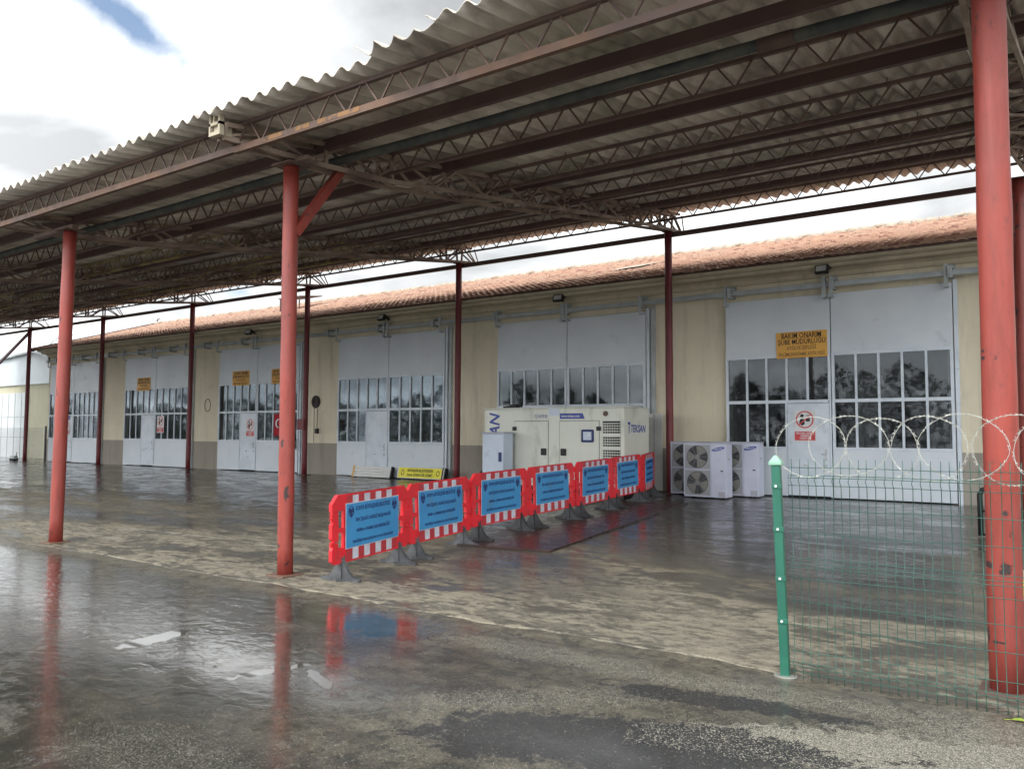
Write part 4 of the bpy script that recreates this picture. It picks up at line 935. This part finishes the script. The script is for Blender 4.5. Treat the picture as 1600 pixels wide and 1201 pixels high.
# ---------------------------------------------------------------- plate and barriers
pl_ = MB(); pts = [(-8.85,10.95),(-7.10,11.22),(-7.95,18.9),(-9.95,18.75)]
zz = [gz(x,y)+.035 for x,y in pts]
pl_.add([(x,y,z) for (x,y),z in zip(pts,zz)] + [(x,y,z-.03) for (x,y),z in zip(pts,zz)], [(0,1,2,3),(7,6,5,4),(0,4,5,1),(1,5,6,2),(2,6,7,3),(3,7,4,0)])
tag(pl_.obj('steel_plate', M['sheet']), 'large wet rust brown plate lying under the barriers', 'plate')
def barrier(board_text=True):
    """barrier along local +x, reads from -y; 1.85 long"""
    t = thing('traffic_barrier', '', 'barrier'); L_ = 1.85; z0, z1 = .24, 1.18
    f = MB()
    def pr(poly, y0=-.028, y1=.028): f.prism(poly, y0, y1, 1)
    # end posts with cut-away corners and hooks
    for s in (0,1):
        def X(u): return u if s == 0 else L_-u
        def q(p):
            p = [(X(u),v) for u,v in p]; return p if s == 0 else p[::-1]
        pr(q([(.0,z0+.05),(.06,z0),(.30,z0),(.30,z0+.20),(.02,z0+.24),(0,z0+.2)]))
        pr(q([(.02,z0+.235),(.14,z0+.221),(.14,.53),(.05,.53),(.02,.5)]), -.022,.022)
        pr(q([(.0,.60),(.05,.55),(.14,.55),(.14,.83),(.05,.83),(0,.78)]))
        pr(q([(.02,.86),(.05,.83),(.14,.83),(.14,.96),(.02,.96)]), -.022,.022)
        pr(q([(.0,.965),(.30,.965),(.30,z1),(.12,z1),(.0,z1-.12)]))
        pr(q([(.04,.52),(.075,.52),(.075,.56),(.04,.56)]), -.02,.02)
        pr(q([(.26,z0+.18),(.30,z0+.18),(.30,.97),(.26,.97)]), -.022,.022)
        pr(q([(.135,.66),(.27,.66),(.27,.72),(.135,.72)]), -.022,.022)
        for k in range(8):
            zz_ = .49+ k*.016 if k < 4 else .84+(k-4)*.03
            f.box((min(X(.0),X(.03)),-.026,zz_),(max(X(.0),X(.03)),.026,zz_+.008))
        for k in range(4): f.box((min(X(.2),X(.24)),-.036,z0+.03+k*.045),(max(X(.2),X(.24)),-.027,z0+.055+k*.045))
    f.box((.29,-.024,z0),(L_-.29,.024,z0+.20)); f.box((.29,-.024,.985),(L_-.29,.024,z1))
    f.box((.29,-.030,z1-.02),(L_-.29,.030,z1)); f.box((.29,-.030,z0),(L_-.29,.030,z0+.018))
    f.box((.60,-.015,z0+.2),(.64,.015,.985)); f.box((1.21,-.015,z0+.2),(1.25,.015,.985))
    f.obj('frame', M['red_plastic'], t)
    for (a, b) in ((z0+.022,z0+.185),(1.0,z1-.025)):
        m_ = MB(); n = 9; w_ = 1.22/n; mi = []
        for k in range(n):
            for yy in ((-.0265,-.024),(.024,.0265)):
                m_.box((.315+k*w_,yy[0],a),(.315+(k+1)*w_,yy[1],b)); mi += [k % 2]*6
        me = bpy.data.meshes.new('reflective_strip'); me.from_pydata(m_.v, [], m_.f); me.materials.append(M['refl_red']); me.materials.append(M['refl_white'])
        me.polygons.foreach_set('material_index', mi); me.update()
        o = bpy.data.objects.new('reflective_strip', me); C.collection.objects.link(o); o.parent = t
    bd = MB().box((.295,-.040,.43),(1.555,-.0315,1.04)).obj('sign_board', M['blue_board'], t)
    eg = MB(); eg.box((.285,-.036,.42),(1.565,-.032,.43)).box((.285,-.036,1.04),(1.565,-.032,1.052)).box((.285,-.036,.43),(.295,-.032,1.04)).box((1.555,-.036,.43),(1.565,-.032,1.04)); eg.obj('board_edge', M['refl_white'], bd)
    for i,(s_,sz,wd) in enumerate((('KONYA BÜYÜKŞEHİR BELEDİYESİ',.088,.83),('FEN İŞLERİ DAİRESİ BAŞKANLIĞI',.072,.84),('BAKIM ve ONARIM ŞUBE MÜDÜRLÜĞÜ',.066,.80),('VERDİĞİMİZ RAHATSIZLIKTAN DOLAYI ÖZÜR DİLERİZ',.056,.98))):
        text('lettering', s_, sz, M['navy'], bd, (.925,-.0415,(.96,.80,.65,.50)[i]), width=wd, bold=.012)
    for cx in (.40,1.45):
        e = MB(); cz = .935
        e.disk((cx,cz),.062,.075,-.0425,-.040,20,.82)
        e.prism([(cx-.05,cz+.03),(cx-.02,cz+.045),(cx,cz+.02),(cx+.02,cz+.045),(cx+.05,cz+.03),(cx+.045,cz-.03),(cx+.02,cz-.01),(cx+.025,cz-.07),(cx,cz-.095),(cx-.025,cz-.07),(cx-.02,cz-.01),(cx-.045,cz-.03)], -.0425,-.040, 1)
        e.obj('emblem', M['navy'], bd)
    for fx in (.235, L_-.235):
        o = MB(); n = 8
        o.box((fx-.045,-.032,.02),(fx+.045,.032,.34))
        # two ribbed wings, concave, reaching out to both sides
        for s in (-1,1):
            P_ = [(s*.03,.31)]+[(s*(.03+.27*(k/n)), .29*(1-k/n)**2.4+.04) for k in range(1,n+1)]+[(s*.31,.02),(s*.03,.02)]
            for xo in (-.02,.02):
                pp_ = P_ if s > 0 else P_[::-1]
                o.prism(pp_, fx+xo-.006, fx+xo+.006, 0)
            for k in range(n):
                y_0, y_1 = s*(.03+.27*k/n), s*(.03+.27*(k+1)/n); za, zb_ = .29*(1-k/n)**2.4+.038, .29*(1-(k+1)/n)**2.4+.038
                wq = .022
                o.add([(fx-wq,y_0,za),(fx+wq,y_0,za),(fx+wq,y_1,zb_),(fx-wq,y_1,zb_),(fx-wq,y_0,za-.01),(fx+wq,y_0,za-.01),(fx+wq,y_1,zb_-.01),(fx-wq,y_1,zb_-.01)],[(0,1,2,3),(7,6,5,4),(0,4,5,1),(2,6,7,3),(0,3,7,4),(1,5,6,2)])
        o.prism([(fx-.05,-.06),(fx-.05,-.30),(fx-.03,-.33),(fx+.03,-.33),(fx+.05,-.30),(fx+.05,-.06),(fx+.12,0),(fx+.05,.06),(fx+.05,.30),(fx+.03,.33),(fx-.03,.33),(fx-.05,.30),(fx-.05,.06),(fx-.12,0)][::-1], 0, .035, 2)
        o.obj('foot', M['foot'], t)
    return t
bar0 = barrier()
ends = [(-8.36,7.63),(-8.64,9.47),(-8.825,11.3),(-8.86,13.16),(-8.887,15.02),(-8.975,16.87),(-9.10,18.72),(-9.33,20.55)]
bl = ['red barrier with blue board nearest the camera at the start of the row','second barrier of the row, feet on bare concrete','third barrier of the row, standing at the near edge of the brown plate',
      'fourth barrier of the row, standing on the brown plate before the generator','fifth barrier of the row, below the generator vent grille','sixth barrier of the row, below the generator end wall','last barrier of the row, turned away beside the dark red column']
for i in range(7):
    a = Vector(ends[i]); b = Vector(ends[i+1]); d = b-a
    o = bar0 if i == 0 else copy_tree(bar0)
    ang = math.atan2(d.y, d.x)
    if i == 6: ang += R(9)
    onp = .035 if i in (2,3,4,5) else 0
    z = gz(a.x,a.y)+onp; z2 = gz(b.x,b.y)+onp
    if i == 6: z += .01
    o.location = (a.x, a.y, z); o.rotation_euler = (R((.4,-1.2,.8,-.5,1.3,-.8,.6)[i]), -math.atan2(z2-z, d.length), ang)
    tag(o, bl[i], 'barrier', 'red and white barriers in a row')
    if i >= 2:
        for k in kids(o):
            if k.name.startswith('foot'):
                k.data = k.data.copy(); k.data.materials[0] = M['foot_dark']

# ---------------------------------------------------------------- barricade boards lying at the doors
t = thing('barricade_board', 'white ribbed barricade board leaning at the foot of the doors', 'board', (-21.35,21.4,.0))
m_ = MB(); 
for k in range(4): m_.cbox((-1.02,-.02,.03+k*.10),(.98,.02,.122+k*.10), .008)
m_.obj('slats', M['white'], t); MB().box((-1.06,-.03,.02),(-.98,.03,.44)).obj('end_strip', M['orange'], t); MB().box((.94,-.03,.0),(1.0,.10,.44)).obj('support', M['black'], t); MB().box((-1.02,.03,0),(-.98,.14,.4)).obj('support', M['black'], t)
t.rotation_euler = (R(-14),0,R(-1.5))
t = thing('barricade_board', 'bright yellow barricade board with black lettering at the foot of the doors', 'board', (-18.95,21.35,.02))
MB().cbox((-1.12,-.02,.03),(1.12,.02,.43), .01).obj('panel', M['white'], t); MB().box((-1.05,-.026,.055),(.98,-.02,.41)).obj('yellow_face', M['yellow'], t)
text('lettering','BÜYÜKŞEHİR BELEDİYESİNDEN', .13, M['ink'], t, (-.02,-.028,.305), width=1.20, bold=.02); text('lettering','DAHA GÜVENLİ BİR HİZMET', .13, M['ink'], t, (-.02,-.028,.15), width=1.20, bold=.02)
for x in (-.85,.82): MB().disk((x,.23),.08,.10,-.028,-.026,18,.7).obj('emblem', M['ink_faded'], t)
MB().box((1.0,-.03,.0),(1.05,.1,.44)).box((1.1,-.03,.0),(1.14,.14,.44)).obj('support', M['black'], t); MB().box((-1.1,.03,0),(-1.06,.14,.4)).obj('support', M['black'], t)
t.rotation_euler = (R(-14),0,R(-1))

# ---------------------------------------------------------------- green mesh fence with razor coil
FY = 7.10; gx = -.448
t = thing('fence_post', 'green square fence post with pale cap at the end of the mesh', 'post', (-2.11,FY,gx))
MB().cbox((-.038,-.028,-.01),(.038,.028,1.80), .006).obj('post', M['green'], t)
MB().cbox((-.055,-.04,1.80),(.055,.04,1.83), .006).add([(-.05,-.036,1.83),(.05,-.036,1.83),(.05,.036,1.83),(-.05,.036,1.83),(-.012,-.01,1.885),(.012,-.01,1.885),(.012,.01,1.885),(-.012,.01,1.885)],[(0,1,5,4),(1,2,6,5),(2,3,7,6),(3,0,4,7),(4,5,6,7)]).obj('cap', M['cap'], t)
bp = MB(); bp.disk((0,0),.10,.07,0,.012,20); b_ = MB(); b_.v = [(x,z,y) for (x,y,z) in bp.v]; b_.f = bp.f; b_.sm = bp.sm; b_.obj('base_flange', M['razor'], t)
t.rotation_euler = (R(.3),R(-1.6),0)
for z in (.47,.83,1.25,1.62):
    MB().cbox((-.040,-.036,z-.022),(.05,-.029,z+.022), .003).obj('clamp', M['green'], t)
    MB().tube([(0,-.042,z),(0,-.036,z)], .011, 10).obj('bolt', M['signwhite'], t)
f = thing('mesh_fence', 'green welded wire mesh fence panel right of its post', 'fence', (-.8,FY,gx)); W='world'
zs = [1.335,1.268,1.25,1.185,.985,.775,.565,.53,.50,.40,.20,.0,-.215,-.30,-.33,-.39]
def off(z):
    for c, h in ((1.227,.042),(.483,.083),(-.315,.035)):
        if abs(z-c) < h: return -.05*(1-abs(z-c)/h)
    return 0
wr = MB(); x0, x1 = -2.06, 2.4
for z in zs:
    wr.tube([(x0+k*(x1-x0)/12, FY+off(z)-.002, z + .03*(k/12)*(1 if z < 0 else .4)+.004*math.sin(k*1.7+z*9)) for k in range(13)], .0032, 5)
x = x0+.03; k = 0
zk = [-.47,-.36,-.35,-.315,-.28,-.1,.2,.40,.483,.565,.8,1.185,1.227,1.268,1.335,1.41]
while x < x1:
    lx = .03*((x-x0)/(x1-x0)); wr.tube([(x+.004*math.sin(k*2.1+z*3), FY+off(z)+.003, z+(lx if z < 0 else .4*lx)) for z in zk], .0034, 5); x += .0672; k += 1
wr.obj('wire_mesh', M['green_wire'], f, W)
rz_ = thing('razor_coil', 'flat looped coil of galvanised razor wire along the fence top', 'razor wire', (-.8,FY,1.25))
rw = MB(); bb = MB()
for i in range(13):
    cx = -1.87+i*.292+.03*math.sin(i*2.7); cz = 1.515+.012*math.sin(i*2); rx = .286+.022*math.sin(i*1.9); rzz = .255+.015*math.sin(i*3.1)
    pts = []
    for k in range(30):
        a = 2*PI*k/30; pts.append((cx+rx*math.cos(a)+.010*math.sin(a*3+i*2), FY+.012*(i % 3)-.02+.02*math.sin(a+i), cz+rzz*math.sin(a)*(1+.03*math.sin(2*a+i))))
    rw.tube(pts, .0026, 5, closed=True)
    nb = 27
    for k in range(nb):
        a = 2*PI*(k+.3*(i % 2))/nb
        if random.random() < .1: continue
        p = Vector((cx+rx*math.cos(a), FY+.012*(i % 3)-.02+.02*math.sin(a+i), cz+rzz*math.sin(a)*(1+.03*math.sin(2*a+i)))); td = Vector((-math.sin(a)*rx,0,math.cos(a)*rzz)).normalized(); nd = Vector((-td.z, random.uniform(-.5,.5), td.x)).normalized()
        l = .027
        bb.add([p-td*l+nd*.011, p-td*l*.2, p+td*l+nd*.012, p+td*l*.4, p+td*l-nd*.012, p+td*0, p-td*l-nd*.011, p-td*l*.4],[(0,1,7),(1,2,3),(3,4,5),(5,6,7),(1,3,5,7)])
rw.obj('wire_loop', M['razor'], rz_, W); tag(bb.obj('barbs', M['razor'], rz_, W), kind='stuff')

# ---------------------------------------------------------------- things half seen behind the near column
t = thing('hand_trolley', 'black tubular trolley frame half hidden behind the near red column', 'trolley', (-1.25,16.5,gz(0,16.5)))
m_ = MB(); m_.tube([(-.20,0,.02),(-.20,0,.74),(-.16,0,.82),(-.08,0,.85),(.12,0,.85),(.2,0,.8),(.2,0,.02)], .045, 8); m_.obj('frame', M['black'], t)
MB().tube([(-.2,.02,.45),(.2,.02,.45)], .02, 8).obj('crossbar', M['black'], t); MB().tube([(-.2,0,.04),(.2,0,.04)], .02, 8).obj('crossbar', M['black'], t)
t = thing('beige_crate', 'beige crate standing behind the near red column', 'crate', (-.35,11.6,gz(0,11.6)))
m_ = MB(); m_.box((-.31,-.2,0),(.3,.2,.04))
for z in (.06,.14,.22): m_.box((-.31,-.21,z),(.3,-.19,z+.06)).box((-.31,.19,z),(.3,.21,z+.06)).box((-.31,-.19,z),(-.29,.19,z+.06))
m_.obj('slats', M['ply'], t); MB().box((-.3,-.19,0),(-.26,-.15,.3)).obj('corner_post', M['ply'], t); MB().box((.25,-.19,0),(.29,-.15,.3)).obj('corner_post', M['ply'], t)
t = thing('work_vest', 'fluorescent yellow work vest draped beside the near red column', 'vest', (-.42,11.28,gz(0,11.2)))
m_ = MB(); n = 10; vs_ = []
for j in range(7):
    for i in range(n+1):
        u = i/n; v = j/6; vs_.append((-.24+.5*u+.02*math.sin(v*7), -.05-.08*math.sin(u*6+v*3)-.06*(1-v), .02+.20*v+.02*math.sin(u*9)))
m_.add(vs_, [(j*(n+1)+i,j*(n+1)+i+1,(j+1)*(n+1)+i+1,(j+1)*(n+1)+i) for j in range(6) for i in range(n)], True); m_.obj('cloth', M['hivis'], t)
MB().bar((-.2,-.17,.06),(.24,-.17,.10),.02,.035).obj('reflective_band', M['refl_white'], t)
t = tag(MB().add([(-.05,-.02,.012),(0,-.035,.02),(.06,0,.012),(.01,.03,.022),(-.03,.02,.016)],[(0,1,2,3,4)]).tube([(-.05,-.02,.012),(-.09,-.03,.008)],.003,4).obj('fallen_leaf', M['leaf'], None, (-.41,6.98,-.446)), 'yellow green leaf on the ground below the near column', 'leaf')

# ---------------------------------------------------------------- hall and fence to the far left
def hall():
    W='world'; h = thing('neighbouring_hall', 'white clad hall with large panelled doors beyond the workshop end', 'building', (-60,24,0))
    MB().box((-85,24.02,-.05),(-54.15,24.3,4.62)).box((-54.15,24.02,-.05),(-49,24.3,4.62)).box((-49.3,24.3,-.05),(-49,50,4.6)).obj('wall', M['hall_wall'], h, W)
    up = MB(); up.box((-85,23.9,4.62),(-49,24.3,4.7)); up.prism([(-85,4.68),(-48.9,4.68),(-48.9,5.9),(-53.6,6.6),(-85,4.9)], 23.95, 24.3, 1)
    rb = up
    rb.obj('upper_cladding', M['hall'], h, W)
    MB().prism([(-85.3,4.95),(-53.6,6.72),(-48.6,5.98),(-48.6,5.88),(-53.6,6.6),(-85.3,4.85)], 23.7, 50, 1).obj('roof', M['rail'], h, W)
    d = MB().box((-72,23.86,0),(-54.3,23.96,4.12)).obj('door', M['hall_door'], h, W)
    g = MB()
    for k in range(20): g.box((-72+k*.9,23.845,0),(-71.96+k*.9,23.86,4.1))
    for z in (2.55,1.28): g.box((-72,23.848,z),(-54.3,23.858,z+.05))
    g.obj('door_ribs', M['rail'], d, W)
    MB().tube([(-51.5,26,6.0)]+[(-53.9+3.2*math.cos(R(a)),26,6.1+1.9*math.sin(R(a))) for a in range(10,171,10)], .05, 6).tube([(-51.9,26.2,5.9),(-51.9,26.2,8.0)], .03, 6).obj('roof_pipe', M['rail'], h, W)
hall()
t = thing('wire_fence', 'thin wire mesh fence before the far white hall', 'fence', (-52,21.4,0))
m_ = MB()
for k in range(14): m_.tube([(-58,21.4,.1+k*.133),(-46.6,21.4,.1+k*.133)], .006, 4)
for k in range(100): m_.tube([(-58+k*.115,21.4,.05),(-58+k*.115,21.4,1.86)], .005, 4)
m_.obj('wire_mesh', M['rail'], t, 'world')
MB().box((-46.30,21.36,0),(-46.20,21.44,1.95)).obj('post', M['grey_post'], t, 'world')
t = thing('tool_trolley', 'small grey tool trolley at the foot of the farthest column', 'trolley', (-48.9,21.0,0))
MB().cbox((-.35,-.1,.12),(.2,.1,.3),.02).bar((.15,0,.2),(.3,0,.5),.04).obj('body', M['rail'], t); MB().tube([(-.2,-.14,.08),(-.2,.14,.08)],.08,10).obj('wheel', M['black'], t); MB().tube([(.1,-.14,.08),(.1,.14,.08)],.08,10).obj('wheel', M['black'], t)

# ---------------------------------------------------------------- far-off wood across the yard, seen only mirrored in the window panes
M['foliage'] = simple('dark_foliage', (.035,.055,.022), .8, 0, (.06,.08,.03), .4)
M['bark'] = simple('bark', (.07,.055,.04), .9)
wd = MB(); rnd = random.Random(4)
for k in range(88):
    cx = -210+k*3.1+rnd.uniform(-1.5,1.5); cy = -30+rnd.uniform(-5,3); H = rnd.uniform(5.5,8); r_ = rnd.uniform(2.3,3.4)
    wd.tube([(cx,cy,-.5),(cx+rnd.uniform(-.3,.3),cy,H*.5),(cx+rnd.uniform(-.6,.6),cy,H*.85)], [.25,.16,.05], 7)
    for j in range(420):
        a = rnd.uniform(0,2*PI); zf = rnd.random(); rad = r_*math.sin(PI*min(.12+zf*.9,1))**.6*rnd.uniform(.3,1); p = Vector((cx+rad*math.cos(a), cy+rad*math.sin(a), H*(.12+.88*zf)))
        u = Vector((rnd.uniform(-1,1),rnd.uniform(-1,1),rnd.uniform(-1,1))).normalized()*rnd.uniform(.12,.28); v = u.cross(Vector((rnd.uniform(-1,1),rnd.uniform(-1,1),rnd.uniform(-1,1)))).normalized()*rnd.uniform(.12,.28)
        wd.add([p-u,p-v,p+u,p+v],[(0,1,2,3)])
tag(wd.obj('far_wood', M['foliage']), kind='stuff')
